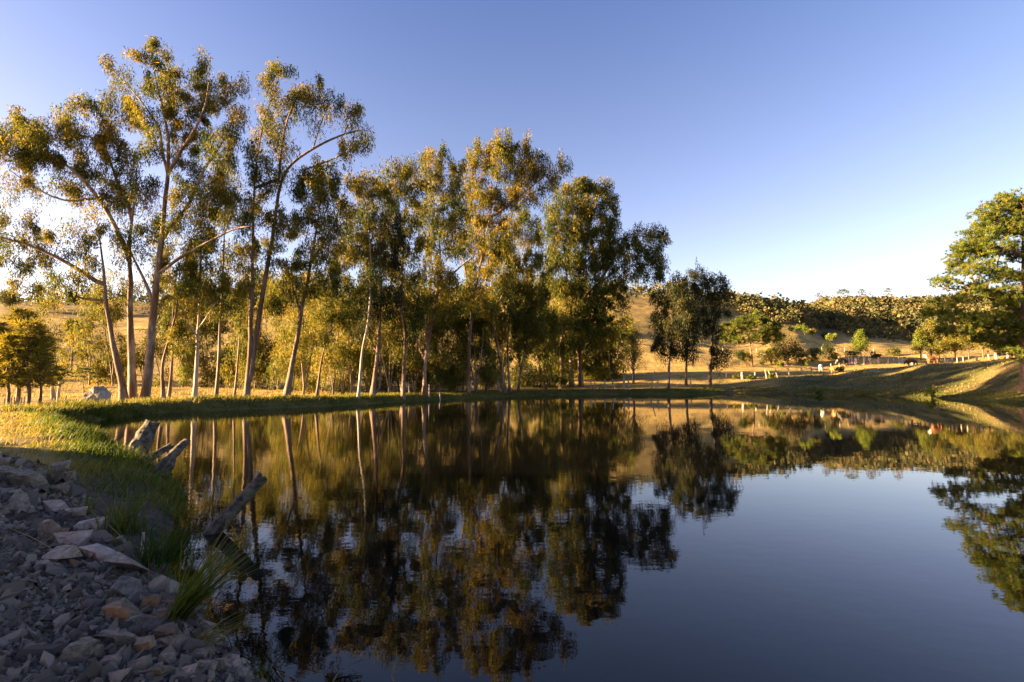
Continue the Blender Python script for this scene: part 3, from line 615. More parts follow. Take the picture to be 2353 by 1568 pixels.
E('dark massive eucalyptus, leftmost trunk of the dense multi-trunk group',
  [(1290, 890), (1291, 850), (1290, 800), (1295, 750), (1300, 700), (1302, 640), (1300, 570), (1305, 500), (1320, 440)], 69, 15,
  [(1300, 440, 34, 20), (1335, 432, 32, 20), (1280, 480, 34, 28), (1325, 480, 42, 28), (1265, 530, 34, 32), (1305, 540, 44, 32), (1270, 590, 38, 34), (1310, 600, 42, 34), (1265, 650, 38, 34), (1300, 670, 42, 34), (1270, 720, 40, 36), (1310, 740, 42, 36), (1285, 790, 42, 34)],
  limbs=[dict(p=[(1296, 740), (1275, 700), (1255, 660)], w=6)], bark='bark_brown', leaf='euc', dens=0.75, tone=0.45)
E('eucalyptus with an orange upper fork, middle trunk of the dense group',
  [(1313, 890), (1312, 850), (1311, 790), (1309, 735), (1315, 690), (1330, 650), (1338, 600), (1345, 530), (1365, 460)], 70.5, 14,
  [(1370, 438, 38, 22), (1405, 465, 28, 30), (1360, 485, 40, 28), (1400, 515, 34, 26), (1350, 540, 42, 30), (1385, 565, 40, 30), (1345, 600, 40, 32), (1350, 660, 42, 32), (1345, 720, 42, 36), (1340, 780, 40, 34)], bark='bark_brown', leaf='euc', dens=0.78, tone=0.42)
E('eucalyptus throwing a long limb to the right over the pond, rightmost of the dense group',
  [(1335, 890), (1333, 850), (1330, 790), (1328, 735), (1335, 700), (1352, 672), (1380, 648), (1410, 626), (1445, 600), (1490, 570)], 71, 14,
  [(1420, 560, 38, 26), (1460, 548, 34, 24), (1505, 545, 28, 24), (1520, 570, 18, 30), (1440, 590, 40, 26), (1490, 590, 32, 24), (1400, 610, 40, 26), (1455, 625, 38, 24), (1505, 630, 26, 24), (1400, 660, 40, 26), (1380, 710, 40, 34), (1415, 700, 30, 26), (1375, 770, 38, 34)],
  limbs=[dict(p=[(1380, 648), (1400, 610), (1425, 570)], w=6)], bark='bark_brown', leaf='euc', dens=0.78, tone=0.4)
E('small dark eucalyptus at the shore, left of the pair that stand apart',
  [(1534, 892), (1537, 850), (1541, 810), (1545, 760), (1550, 710), (1552, 660)], 68, 8,
  [(1552, 660, 30, 24), (1530, 690, 30, 28), (1560, 700, 30, 28), (1520, 740, 28, 30), (1550, 750, 32, 30), (1525, 790, 30, 28), (1555, 800, 26, 24)], bark='bark_pale', leaf='euc_dark', dens=.82)
E('taller dark eucalyptus with a rounded top, middle of the three standing apart by the pasture',
  [(1575, 882), (1577, 840), (1580, 790), (1586, 740), (1592, 690), (1597, 640)], 75, 8,
  [(1598, 640, 28, 20), (1580, 665, 28, 24), (1612, 670, 24, 26), (1590, 710, 30, 28), (1575, 750, 28, 28), (1605, 740, 26, 28), (1585, 795, 28, 26)], bark='bark_pale', leaf='euc_dark', dens=.82)
E('slim eucalyptus with a low drooping right branch, last of the row before the open pasture',
  [(1630, 882), (1632, 840), (1636, 790), (1640, 740), (1646, 690), (1650, 645)], 76, 9,
  [(1648, 645, 28, 16), (1665, 665, 20, 24), (1640, 680, 26, 26), (1660, 705, 22, 22), (1632, 730, 24, 26), (1648, 820, 26, 18), (1672, 815, 18, 18), (1640, 770, 18, 16)],
  limbs=[dict(p=[(1631, 860), (1640, 840), (1655, 822), (1675, 812)], w=4)], bark='bark_pale', leaf='euc_dark', dens=.82)
# young growth of the thicket behind the bank
und = [(209, 57, 4, 'young'), (227, 60, 4, 'young'), (560, 56, 4, ''), (612, 58, 4, ''), (640, 54, 4, ''), (700, 42, 6, ''), (767, 44, 4, ''), (787, 46, 4, ''), (808, 46, 5, ''), (895, 50, 4, ''), (952, 52, 4, ''), (1007, 54, 4, ''), (1034, 56, 4, ''), (1064, 58, 4, ''), (1094, 55, 6, ''), (1117, 62, 4, ''), (1253, 66, 5, ''), (1225, 72, 4, ''), (1400, 80, 5, ''), (1370, 82, 4, ''), (478, 58, 4, ''), (530, 60, 4, ''), (588, 55, 4, ''), (672, 50, 4, ''), (742, 52, 4, ''), (842, 54, 4, ''), (918, 58, 4, ''), (985, 60, 4, ''), (1150, 66, 4, ''), (1290, 80, 4, ''), (1325, 84, 4, ''), (130, 62, 4, ''), (262, 56, 4, ''), (335, 62, 4, ''), (375, 57, 4, ''), (428, 60, 4, '')]
ordn = ['first', 'second', 'third', 'fourth', 'fifth', 'sixth', 'seventh', 'eighth', 'ninth', 'tenth', 'eleventh', 'twelfth', 'thirteenth', 'fourteenth', 'fifteenth', 'sixteenth', 'seventeenth', 'eighteenth', 'nineteenth', 'twentieth'] + ['twenty-' + q for q in ('first', 'second', 'third', 'fourth', 'fifth', 'sixth', 'seventh', 'eighth', 'ninth')] + ['thirtieth'] + ['thirty-' + q for q in ('first', 'second', 'third', 'fourth', 'fifth', 'sixth', 'seventh', 'eighth', 'ninth')]
for k, (u, Y, w, s) in enumerate(sorted(und)):
    vb = 905; h = (200 if Y < 50 else 235 if u > 700 else 270) * 42 / Y * (0.85 + 0.3 * random.random())
    du = random.uniform(-12, 18)
    tr = [(u, vb), (u + du * .2 + random.uniform(-4, 4), vb - h * .3), (u + du * .6, vb - h * .65), (u + du, vb - h)]
    ms = []
    for q in range(11 if u > 400 else 6):
        ms.append((u + du * .7 + random.uniform(-46, 46), vb - h * random.uniform(.22, 1.25), random.uniform(22, 36), random.uniform(20, 32)))
    E('slender young eucalyptus with golden leaves, %s from the left in the thicket behind the bank' % ordn[k], tr, Y, w, ms,
      limbs=[dict(p=[(u, vb), (u + e_ * .35, vb - h * .3), (u + e_ * .8, vb - h * .6), (u + e_, vb - h * .95)], w=max(2.6, w * .7), dy=random.uniform(-.8, .8)) for e_ in (random.uniform(-34, -10), random.uniform(10, 34))][:2 if u > 480 else 1],
      bark='bark_pale', leaf='euc_gold', dens=0.62, group='young eucalyptus in the thicket', name='young_eucalyptus', mleaf=200)

# ------------------------------------------------------------------ conifers
def pine(label, u, vbase, Y, vtop, wpx, masses, lean=0, leaf='pine', dens=1.0, name='pine_tree', needles=26, group=None, zoff=None, nl=0.24):
    x0 = UX(u, Y); z0 = hz(x0, Y); px = Y / F
    base = np.array((x0, Y, z0 - 0.1)); top = P3(u + lean, vtop, Y)
    n = max(8, int((top[2] - z0) / 0.8)); tp = resample([base, (base + top) / 2 + np.array((0.1, 0.1, 0)), top], n)
    w = wpx * px * .5; tr = w * (1 - .85 * np.linspace(0, 1, n)) * (1 + .4 * np.exp(-np.arange(n)))
    cents = []
    sp = 0.62 * max(1, (Y / 44) ** .5)
    for (cx, cy, rx, ry) in masses:
        a, c = rx * px, ry * px; b = min(a, 3.0)
        k = max(5, int(dens * 4.19 * a * b * c * 0.9 / sp ** 3))
        o = unit(RNG.normal(size=(k, 3))) * (RNG.random(k) ** 0.4)[:, None] * np.array((a, b, c))
        cents.append(P3(cx, cy, Y + RNG.uniform(-1.5, 1.5)) + o)
    cents = np.concatenate(cents)
    P, chains, load, nm, r0 = skeleton([(tp, tr)], cents, start_frac=.25, seg=.5, up=0.05, below=0.25)
    paths = [(tp, tr)]; dirs = np.zeros((len(chains), 3)); tips = np.zeros((len(chains), 3))
    rt = 0.014 * max(1, Y / 44)
    for q, (b, ids) in enumerate(chains):
        pts = np.vstack([P[b][None], P[ids]]); rr = rt * np.sqrt(load[ids])
        paths.append((pts, np.r_[rr[0], rr])); tips[q] = pts[-1]; dirs[q] = unit(pts[-1] - pts[-2])
    root = empty(name, base + np.array((0, 0, .1))); tag(root, label, 'tree', group)
    V, Fc = tube_arrays(paths, 10 if w > .2 else 6)
    make_mesh('trunk', V - np.array(root.location), Fc, M['bark_pine'], root, smooth=True)
    # several needle sprays round every branch end
    k = 6
    c = np.repeat(tips, k, axis=0) + RNG.normal(size=(len(tips) * k, 3)) * sp * np.array((.36, .36, .22))
    dd = unit(np.repeat(dirs, k, axis=0) * .5 + np.array((0, 0, .45)) + RNG.normal(size=(len(tips) * k, 3)) * .4)
    L = nl * max(1, (Y / 44) ** .6)
    V, T, t = needle_tufts(c, dd, needles, L, L * 0.06, ctone=np.clip(.42 + .2 * RNG.normal(size=len(c)), 0, 1))
    make_mesh('crown', V - np.array(root.location), T, M[leaf], root, tone=t)
    return root
pine('large spreading pine on the right bank, cut by the picture edge', 2351, 856, 44, 470, 21,
     [(2330, 462, 36, 24), (2295, 480, 34, 26), (2262, 505, 34, 26), (2340, 510, 36, 30), (2300, 530, 40, 26), (2240, 550, 38, 24), (2215, 580, 36, 24), (2275, 570, 40, 24), (2335, 580, 36, 26), (2200, 615, 32, 18), (2255, 620, 40, 20), (2310, 630, 36, 20), (2175, 648, 30, 16), (2230, 665, 40, 18), (2290, 680, 40, 18), (2180, 690, 34, 14), (2165, 720, 40, 12), (2220, 735, 44, 14), (2280, 740, 40, 18), (2200, 758, 44, 12), (2330, 720, 34, 26), (2300, 785, 40, 18), (2260, 775, 36, 12), (2345, 650, 30, 24), (2348, 755, 34, 26), (2325, 690, 34, 20), (2340, 810, 30, 14), (2400, 470, 50, 40), (2420, 540, 55, 40), (2440, 610, 60, 40), (2450, 690, 60, 36), (2440, 760, 60, 30), (2380, 790, 44, 22), (2140, 715, 18, 8)], dens=1.7, nl=0.3, needles=24)
def araucaria(label, u, Y, h, wr, mature=True, leaf='arau', group=None, vb=None, name='araucaria_tree', whorls=7, per=8, nt=70, start=0.62):
    if vb is not None:
        b0 = hit(u, vb); x0, Y0, z0 = b0
    else:
        x0 = UX(u, Y); Y0 = Y; z0 = hz(x0, Y)
    base = np.array((x0, Y0, z0 - .1))
    sc = Y0 / 60
    tp = np.array([base + np.array((0.02 * h * math.sin(k), 0, h * k / 9.0)) for k in range(10)])
    w = h * 0.021
    paths = [(tp, w * (1 - .55 * np.linspace(0, 1, 10)))]
    cents = []; dirs = []
    for q in range(whorls):
        f = q / max(1, whorls - 1)
        hh = h * (start + (0.985 - start) * f)
        if mature: R = wr * (0.72 + 0.28 * math.sin(math.pi * min(1, .25 + .75 * f))) * (1 if f < .75 else 1 - .45 * (f - .75) / .25)
        else: R = wr * (1 - 0.72 * f) * (0.8 + .2 * math.sin(f * 9))
        for k in range(per):
            a = 2 * math.pi * (k + .5 * (q % 2)) / per + random.uniform(-.2, .2)
            R_ = R * random.uniform(.82, 1.1)
            dx, dy = math.cos(a), math.sin(a)
            pts = []
            for s in np.linspace(0, 1, 7):
                if mature: zz = hh - 0.05 * h * math.sin(s * 2.6) * (1 - f) + 0.085 * h * max(0, s - .55) ** 1.4 * 4 * (0.5 + .5 * (1 - f)) + s * .05 * h * f
                else: zz = hh - 0.10 * h * s * (1 - .8 * f) + .10 * h * max(0, s - .5) ** 1.5
                pts.append(base + np.array((dx * R_ * s, dy * R_ * s, zz)))
            pts = np.array(pts); paths.append((pts, np.linspace(w * .28, w * .1, 7)))
            if mature:
                for _ in range(5):
                    cents.append(pts[-1] + RNG.normal(size=3) * np.array((.10, .10, .035)) * wr); dirs.append((dx * .4, dy * .4, .9))
            else:
                for s in (2, 3, 4, 5, 6):
                    cents.append(pts[s] + RNG.normal(size=3) * .06 * wr); dirs.append((dx, dy, .35))
    if mature:
        for _ in range(10): cents.append(tp[-1] + RNG.normal(size=3) * np.array((.25, .25, .04)) * wr); dirs.append((0, 0, 1))
    root = empty(name, base + np.array((0, 0, .1))); tag(root, label, 'tree', group)
    V, Fc = tube_arrays(paths, 6); make_mesh('trunk', V - np.array(root.location), Fc, M['bark_pine'], root, smooth=True)
    cents = np.array(cents); dirs = unit(np.array(dirs))
    L = wr * (.155 if mature else .22)
    V, T, t = needle_tufts(cents, dirs, nt, L, L * .07, spread=.7)
    make_mesh('crown', V - np.array(root.location), T, M[leaf], root, tone=t)
    return root
araucaria('broad umbrella-crowned araucaria on the sunlit pasture left of the dark bushes', 1727, 105, 8.4, 5.0, True, 'arau', vb=842, whorls=8, per=10, start=.50)
# golden araucarias at the far left
for u, Y, h, wr, lab in ((-25, 23.5, 3.9, 1.5, 'golden araucaria cut by the left picture edge'), (23, 23, 3.3, 1.25, 'golden araucaria at far left, outermost of the clump standing fully in view'), (44, 24.5, 4.6, 1.4, 'golden araucaria in the middle of the clump at far left, behind the others'), (69, 23.2, 3.9, 1.35, 'golden araucaria at far left, nearest the old gate posts'), (96, 25, 3.4, 1.1, 'golden araucaria at far left, set back at the right of the clump')):
    araucaria(lab, u, Y, h, wr, False, 'arau_gold', whorls=10, per=7, nt=15, start=.40, group='golden araucarias at the far left')
araucaria('very small araucaria with a flat crown between gate posts and boulder', 196, 40, 1.9, .9, True, 'arau', whorls=3, per=7, nt=30, name='small_araucaria', start=.7)

# ------------------------------------------------------------------ bushes and single trees of the pasture
def bush(label, u, vb, wpx, hpx, leaf='bush', cat='bush', name='bush', trunk=0.0, n=None, group=None, shape='round', m=34, tone=.5, pos=None):
    p = hit(u, vb) if pos is None else np.array(pos); Y = p[1]; px = Y / F
    a = wpx * px / 2; h = hpx * px; tb = trunk * h
    n = n or max(24, int(wpx * hpx / 26))
    q = unit(RNG.normal(size=(n, 3))) * (RNG.random(n) ** .33)[:, None]
    c = np.zeros((n, 3)); f = q[:, 2] * .5 + .5
    wid = np.ones(n)
    if shape == 'cone': wid = (1.05 - f) ** .8 * 1.15; q[:, :2] = unit(q[:, :2]) * (RNG.random(n) ** .5)[:, None]
    lump = 1 + .28 * fbm(q[:, 0] * 2 + u, q[:, 2] * 2 + q[:, 1], 9, 2)
    c[:, 0] = q[:, 0] * a * wid * lump; c[:, 1] = q[:, 1] * a * wid * .8; c[:, 2] = tb + f * (h - tb) * (1 + .12 * (lump - 1) * 3)
    root = empty(name, p); tag(root, label, cat, group)
    paths = []
    nst = 1 if trunk > 0.1 else 4
    for k in range(nst):
        ex = np.array((0, 0, h * .8)) if nst == 1 else np.array((RNG.uniform(-.6, .6) * a, RNG.uniform(-.4, .4) * a, h * .75))
        paths.append((resample([np.array((RNG.uniform(-.1, .1) * a * (nst > 1), 0, -.1)), ex * .5 + np.array((0.04 * a, 0, 0)), ex], 6), np.linspace(max(.02, h * .022), h * .006, 6)))
    for i in range(0, n, 3):
        e = c[i]; s = np.array((0, 0, max(tb, e[2] * .55)))
        paths.append((np.array([s, (s + e) / 2 + np.array((0, 0, .03 * h)), e]), np.array((h * .007, h * .005, h * .003))))
    V, Fc = tube_arrays(paths, 5); make_mesh('trunk' if trunk > .1 else 'stem', V, Fc, M['bark_pine'], root, smooth=True)
    r = np.sqrt(a * h) * .22
    L = max(.12, 2.8 * px)
    ct = np.clip(tone + .18 * RNG.normal(size=n), 0, 1)
    V, Q, t = leaf_quads(c, r * RNG.uniform(.6, 1.2, n), m, L, L * .26, droop=.1, spread=1, ctone=ct)
    make_mesh('crown' if trunk > .1 else 'foliage', V, Q, M[leaf], root, tone=t)
    return root
def z6(x, y): return (1608.6 + x * .2199, 632 + y * .2199)      # coordinates read off an enlarged crop
B = [
    ((905, 935), 66, 72, 'bush', 'bush', 'tallest dark rounded bush of the line on the pasture', 0, 'round', .35),
    ((745, 935), 38, 40, 'euc_gold', 'bush', 'golden bush at the left foot of the tallest dark bush', 0, 'round', .5),
    ((650, 940), 26, 34, 'bush', 'bush', 'small green bush right beside the umbrella araucaria trunk', 0, 'round', .5),
    ((430, 965), 28, 42, 'bush', 'tree', 'small grey-green tree standing left of the umbrella araucaria', .35, 'round', .4),
    ((480, 955), 24, 36, 'euc_gold', 'bush', 'yellow-green shrub under the left side of the umbrella araucaria', 0, 'round', .6),
    ((1050, 930), 34, 36, 'bush', 'bush', 'low dark bush right of the tallest dark bush', 0, 'round', .2),
    ((1185, 925), 34, 42, 'bush', 'bush', 'dark bush with a brownish top, middle of the bush line', 0, 'round', .35),
    ((1345, 890), 40, 38, 'bush', 'bush', 'dark bush with a yellow-green top behind the black cow', 0, 'round', .45),
    ((1580, 860), 42, 17, 'bush', 'bush', 'flat wide dark bush left of the cone-shaped tree', 0, 'round', .2),
    ((1682, 872), 41, 64, 'bright', 'tree', 'bright cone-shaped tree on a short trunk behind the corral posts', .2, 'cone', .5),
    ((1378, 704), 27, 21, 'bright', 'tree', 'bright yellow-green round tree on the slope above the bush line', .2, 'round', .6),
    ((1305, 680), 12, 16, 'bush', 'tree', 'small dark tree just left of the bright round tree', .2, 'round', .4),
    ((1035, 600), 15, 19, 'bright', 'tree', 'narrow green tree on the slope, left of a pair', .15, 'cone', .45),
    ((1095, 632), 21, 25, 'bright', 'tree', 'cone-shaped green tree on the slope, right of a pair', .15, 'cone', .4),
    ((1175, 640), 22, 15, 'euc_gold', 'tree', 'flat-topped pale tree on the slope beside the green pair', .3, 'round', .6),
    ((817, 595), 8, 14, 'euc_gold', 'tree', 'lone little golden tree on the crest of the pasture', .35, 'round', .6),
    ((585, 480), 17, 26, 'bright', 'tree', 'slim green tree rising above the umbrella araucaria on the hill', .1, 'cone', .35),
    ((695, 560), 18, 24, 'bright', 'tree', 'green tree showing behind the right edge of the umbrella araucaria', .1, 'cone', .3),
    ((950, 600), 12, 12, 'bush', 'bush', 'small dark bush on the crest right of the lone golden tree', 0, 'round', .4),
    ((840, 965), 18, 9, 'bright', 'bush', 'low pale green shrub at the foot of the tallest dark bush', 0, 'round', .3),
    ((1105, 955), 12, 8, 'bright', 'bush', 'low green shrub in the grass left of the white cow', 0, 'round', .4),
    ((1400, 880), 12, 8, 'bright', 'bush', 'low green shrub just left of the black cow', 0, 'round', .4),
    ((1460, 1015), 18, 11, 'bright', 'bush', 'round green shrub right of the tan cow', 0, 'round', .35),
    ((745, 1080), 11, 11, 'bright', 'bush', 'little yellow-green shrub between two fence posts', 0, 'round', .5),
    ((530, 1095), 22, 9, 'bright', 'bush', 'low green shrub by the fence left of the leaning posts', 0, 'round', .2),
    ((380, 1090), 20, 9, 'euc_gold', 'bush', 'low brownish shrub beside the thick fence stump', 0, 'round', .5),
]
for (zx, zy), w, h, lf, cat, lab, tk, shp, tn in B:
    u, v = z6(zx, zy)
    bush(lab, u, v, w, h, lf, cat, 'bush' if cat == 'bush' else 'pasture_tree', tk, shape=shp, tone=tn)
def z7(x, y): return ((3400 + x * .638) * .5745, (700 + y * .638) * .5745)
for (zx, zy), w, h, lf, cat, lab, tk, tn in [
    ((275, 1140), 40, 24, 'bush', 'bush', 'round grey-green bush left of the young pine on the right', 0, .6),
    ((160, 1150), 24, 14, 'bush', 'bush', 'low bush behind the corral posts right of the cone-shaped tree', 0, .5),
    ((560, 1170), 44, 46, 'euc_gold', 'tree', 'golden tree behind the red and white cow', .3, .55),
    ((660, 1165), 48, 62, 'euc_gold', 'tree', 'broad golden tree with pale stems left of the white-trunked one', .3, .6),
    ((745, 1160), 46, 74, 'euc_gold', 'tree', 'tall golden tree whose stem divides low, under the pine', .3, .55),
    ((835, 1150), 50, 84, 'euc_gold', 'tree', 'golden tree with thick white trunk behind the pine branches', .25, .6),
    ((1030, 1145), 50, 70, 'euc_gold', 'tree', 'golden tree with bent orange trunk beside the pine trunk', .3, .5),
    ((510, 1160), 30, 90, 'euc_gold', 'tree', 'tall loose golden tree right behind the young pine', .3, .5),
    ((930, 1140), 40, 60, 'bush', 'tree', 'dark tree in the shade behind the pine, left of its trunk', .25, .3),
]:
    u, v = z7(zx, zy)
    bush(lab, u, v, w, h, lf, cat, 'bush' if cat == 'bush' else 'pasture_tree', tk, tone=tn)
bush('small green pine between the dense dark group and the trees standing apart', 1455, 0, 52, 142, 'pine', 'tree', 'small_pine', .18, shape='cone', tone=.5, pos=(UX(1455, 74), 74, hz(UX(1455, 74), 74)), n=150, m=30)
bush('dark green young pine in front of the far wooded hill, left of the golden trees', *z7(445, 1162), 36, 76, 'pine', 'tree', 'small_pine', .2, shape='cone', tone=.45, n=110, m=30)
# thicket bushes behind the tree row (dark mass low between the trunks) and along the left slope
for u, Y, w, h, lf, lab, tn in [
    (790, 47, 70, 62, 'euc_gold', 'golden brown thicket bush under the white leaning eucalyptus', .45),
    (880, 52, 70, 60, 'bush', 'dark thicket bush behind the two-stemmed eucalyptus', .3),
    (965, 56, 80, 70, 'euc_gold', 'rounded golden thicket bush beside the centre of the row', .4),
    (1040, 60, 80, 64, 'bush', 'very dark thicket bush under the centre of the row', .15),
    (1125, 64, 80, 60, 'euc_gold', 'rounded golden green bush left of the straight pale stem', .45),
    (1200, 70, 70, 58, 'bush', 'dark thicket bush behind the slanting slim eucalyptus', .2),
    (1265, 78, 60, 56, 'bush', 'dark bush behind the dense multi-trunk group', .25),
    (1385, 86, 60, 50, 'euc_gold', 'sunny golden bush seen right of the dense group', .6),
    (710, 46, 50, 44, 'euc_gold', 'loose golden bush right of the thick leaning trunk', .5),
    (265, 58, 40, 24, 'euc_gold', 'low golden shrub behind the grey boulder', .6),
    (425, 56, 34, 56, 'bright', 'bright yellow sapling left of the white-barked trunk', .7)]:
    x = UX(u, Y); bush(lab, u, 0, w, h, lf, 'bush', 'thicket_bush', 0, tone=tn, pos=(x, Y, hz(x, Y)), m=30)
bush('bright green little shrub at the water edge below the right bank', 2141, 912, 24, 26, 'bright', 'bush', 'shore_shrub', 0, tone=.5, pos=(*PW(2141, 916)[:2], 0.0))
bush('dark green reed clump standing in the shallow water by the far shore', 1884, 907, 16, 12, 'bright', 'plant', 'reed_clump', 0, tone=.1, pos=(*PW(1884, 909)[:2], 0.0))

# scattered trees on the left hill, far behind the row
for k, (u, v, w, h, lab) in enumerate([(20, 715, 50, 50, 'tall dark tree on the skyline at the far left'), (100, 712, 34, 28, 'round tree on the left skyline beside the tall dark one'), (163, 856, 40, 120, 'lone tree with a long bare trunk on the left hillside')]):
    if k < 2: bush(lab, u, v, w, h, 'bush', 'tree', 'skyline_tree', .25, tone=.4)
    else: bush(lab, u, v, w, h, 'euc_gold', 'tree', 'hillside_tree', .72, tone=.5)

# ridge araucarias
for k_, (u, v, w) in enumerate(sorted(((1938, 697, 24), (1982, 697, 17), (2042, 693, 16), (2078, 692, 18), (1882, 706, 15), (2108, 690, 14)))):
    p = hit(u, v + 6); Y = p[1]; s = Y / F
    araucaria('dark umbrella-crowned araucaria on the far forest ridge, ' + ordn[k_] + ' from the left', u, Y, 15 * s + 5.5 , w * s * .5, True, 'arau', group='araucarias on the far ridge', whorls=3, per=8, nt=60, name='ridge_araucaria', start=.8, vb=v + 6)

# far woods
def forest():
    pts = []
    def sample(n, u0, u1, y0, y1, cond=None):
        uu = RNG.uniform(u0, u1, n); YY = np.sqrt(RNG.uniform(y0 ** 2, y1 ** 2, n)); xx = (uu - CU) / F * YY
        k = np.ones(n, bool) if cond is None else cond(uu, YY)
        pts.append(np.stack([xx[k], YY[k], H(xx[k], YY[k])], 1))
    sample(3100, 1790, 2480, 185, 385, lambda u, Y: (Y > np.interp(u, [1790, 1850, 1900, 1960, 2480], [300, 290, 250, 196, 192])))
    sample(620, 1640, 1960, 178, 260, lambda u, Y: (Y > np.interp(u, [1640, 1720, 1800, 1850, 1960], [214, 200, 182, 196, 235])))
    sample(1100, -150, 1640, 165, 262, lambda u, Y: fbm(u / 90, Y / 25, 4) + (Y - 225) / 60 > np.interp(u, [0, 500, 900], [.25, .1, -.35]))
    sample(70, 0, 1640, 110, 205, lambda u, Y: vnoise(u / 50, Y / 12, 6) > .3)
    p = np.concatenate(pts); n = len(p)
    r = RNG.uniform(1.1, 3.3, n) * np.where(p[:, 1] > 230, 1.0, .72); hgt = r * RNG.uniform(1.3, 2.6, n)
    m = 38; k = n * m
    q = unit(RNG.normal(size=(k, 3))); q[:, 2] = np.where(RNG.random(k) < .7, np.abs(q[:, 2]), q[:, 2])
    rr = np.repeat(r, m); hh = np.repeat(hgt, m)
    lump = .45 + .8 * RNG.random(k) ** .8
    c = np.repeat(p, m, axis=0) + np.stack([q[:, 0] * rr * lump, q[:, 1] * rr * lump, hh * .40 + q[:, 2] * hh * .6 * lump], 1)
    s1 = unit(RNG.normal(size=(k, 3)) + q * .0); s2 = unit(np.cross(s1, RNG.normal(size=(k, 3))))
    L = rr[:, None] * RNG.uniform(.14, .36, (k, 1))
    V = np.stack([c - s1 * L, c + s2 * L * .8, c + s1 * L, c - s2 * L * .8], 1).reshape(-1, 3)
    t = np.clip(np.repeat(RNG.uniform(.05, .85, n), m) + RNG.normal(size=k) * .14, 0, 1)
    o = make_mesh('far_woods', V, np.arange(k * 4).reshape(-1, 4), M['forest'], tone=t)
    tag(o, 'sunlit brownish green woods covering the far hills', 'woods', kind='stuff')
forest()

# ------------------------------------------------------------------ fence posts
POSTS = {}
def post(label, p, h, w, lean=(0, 0), group=None, mat='post', name='fence_post', n=7, bend=0.0, cat='post'):
    p = np.array(p, float); top = p + np.array((lean[0] * h, lean[1] * h, h))
    pts = resample([p - np.array((0, 0, .15)), (p + top) / 2 + np.array((bend, 0, 0)), top], 7)
    V, Fc = tube_arrays([(pts, w * .5 * np.array((1.05, 1.0, .97, 1.0, .95, .9, .8)))], n)
    V = V + RNG.normal(size=V.shape) * w * .05
    o = make_mesh(name, V, Fc, M[mat], origin=p, smooth=False); tag(o, label, cat, group)
    if group: POSTS.setdefault(group, []).append(o)
    return o
gA = 'posts of the pasture fence beyond the pond'
for zx, zt, zb, w, ln in [(275, 1020, 1085, 9, 0), (485, 1025, 1090, 8, -.3), (575, 1020, 1090, 13, 0), (700, 990, 1088, 13, -.18), (750, 1003, 1078, 10, -.45), (815, 988, 1076, 12, -.3), (935, 978, 1056, 13, -.2), (1068, 975, 1035, 12, -.15), (1172, 952, 1018, 11, -.25), (1368, 933, 962, 9, 0), (1455, 918, 965, 11, .05), (1508, 898, 955, 11, -.15)]:
    u, v = z6(zx, zb); p = hit(u, v); s = p[1] / F
    post('weathered grey fence post of the sunlit fence line beyond the pond', p, (zb - zt) * .2199 * s, w * .2199 * s * 1.1, (ln, 0), gA)
u, v = z6(440, 1092); p = hit(u, v); post('thick dark stump post in the fence line beyond the pond', p, 16 * p[1] / F, 5.5 * p[1] / F)
gB = 'posts of the corral on the right pasture'
for zx, zt, zb, w, ln in [(1465, 842, 888, 11, 0), (1525, 848, 888, 11, 0), (1563, 850, 945, 13, -.1), (1588, 848, 925, 13, 0), (1655, 842, 892, 12, -.05), (1715, 845, 935, 16, 0), (1785, 872, 930, 14, -.3), (1630, 870, 948, 24, 0), (1760, 850, 905, 10, .2)]:
    u, v = z6(zx, zb); p = hit(u, v); s = p[1] / F
    post('pale sunlit corral post on the right pasture near the black cow', p, (zb - zt) * .2199 * s, w * .2199 * s, (ln, 0), gB)
gC = 'posts of the fence along the right bank'
for zx, zt, zb, w, ln in [(88, 1135, 1185, 8, .1), (133, 1150, 1188, 8, -.1), (180, 1148, 1190, 11, 0), (240, 1150, 1185, 6, 0), (275, 1155, 1185, 6, 0), (307, 1145, 1182, 7, 0), (330, 1150, 1185, 6, 0), (392, 1160, 1195, 14, -.1), (480, 1170, 1205, 9, 0), (597, 1155, 1188, 7, 0), (616, 1158, 1190, 8, 0), (642, 1152, 1188, 7, 0), (672, 1150, 1182, 6, 0), (710, 1145, 1178, 9, 0), (795, 1138, 1172, 12, 0), (990, 1108, 1152, 14, 0), (915, 1118, 1158, 16, 0), (870, 1128, 1162, 9, 0)]:
    u, v = z7(zx, zb); p = hit(u, v - 1.0); s = p[1] / F
    post('pale fence post along the crest of the right bank', p, (zb - zt) * .3665 * s, w * .3665 * s, (ln, 0), gC)
gD = 'posts of the upper pasture fence'
for zx, zt, zb in [(240, 765, 805), (1275, 758, 800), (1425, 762, 800), (1512, 765, 800), (1815, 775, 830), (640, 800, 850), (590, 775, 810)]:
    u, v = z6(zx, zb); p = hit(u, v); s = p[1] / F
    post('thin far fence post on the upper pasture slope', p, (zb - zt) * .2199 * s, 2.0 * s, (0, 0), gD)
gE = 'posts at the water edge under the dense tree group'
for u, vt, vb, w, ln in [(1357, 868, 890, 3.0, 0), (1366, 868, 890, 2.6, 0), (1389, 868, 892, 3.4, 0), (1409, 868, 893, 3.8, -.1), (1433, 876, 905, 4.4, 0), (1443, 877, 904, 4.0, 0), (1510, 866, 893, 2.4, .05), (1493, 850, 893, 2.6, .25), (1586, 862, 886, 2.5, 0)]:
    Y = 66 if vb < 900 else PW(u, 905)[1] - .2
    x = UX(u, Y); z = max(hz(x, Y), 0.0); s = Y / F
    post('weathered post near the water edge right of the dense tree group', (x, Y, z), (vb - vt) * s, w * s, (ln, 0), gE)
gF = 'posts at the water edge in the middle'
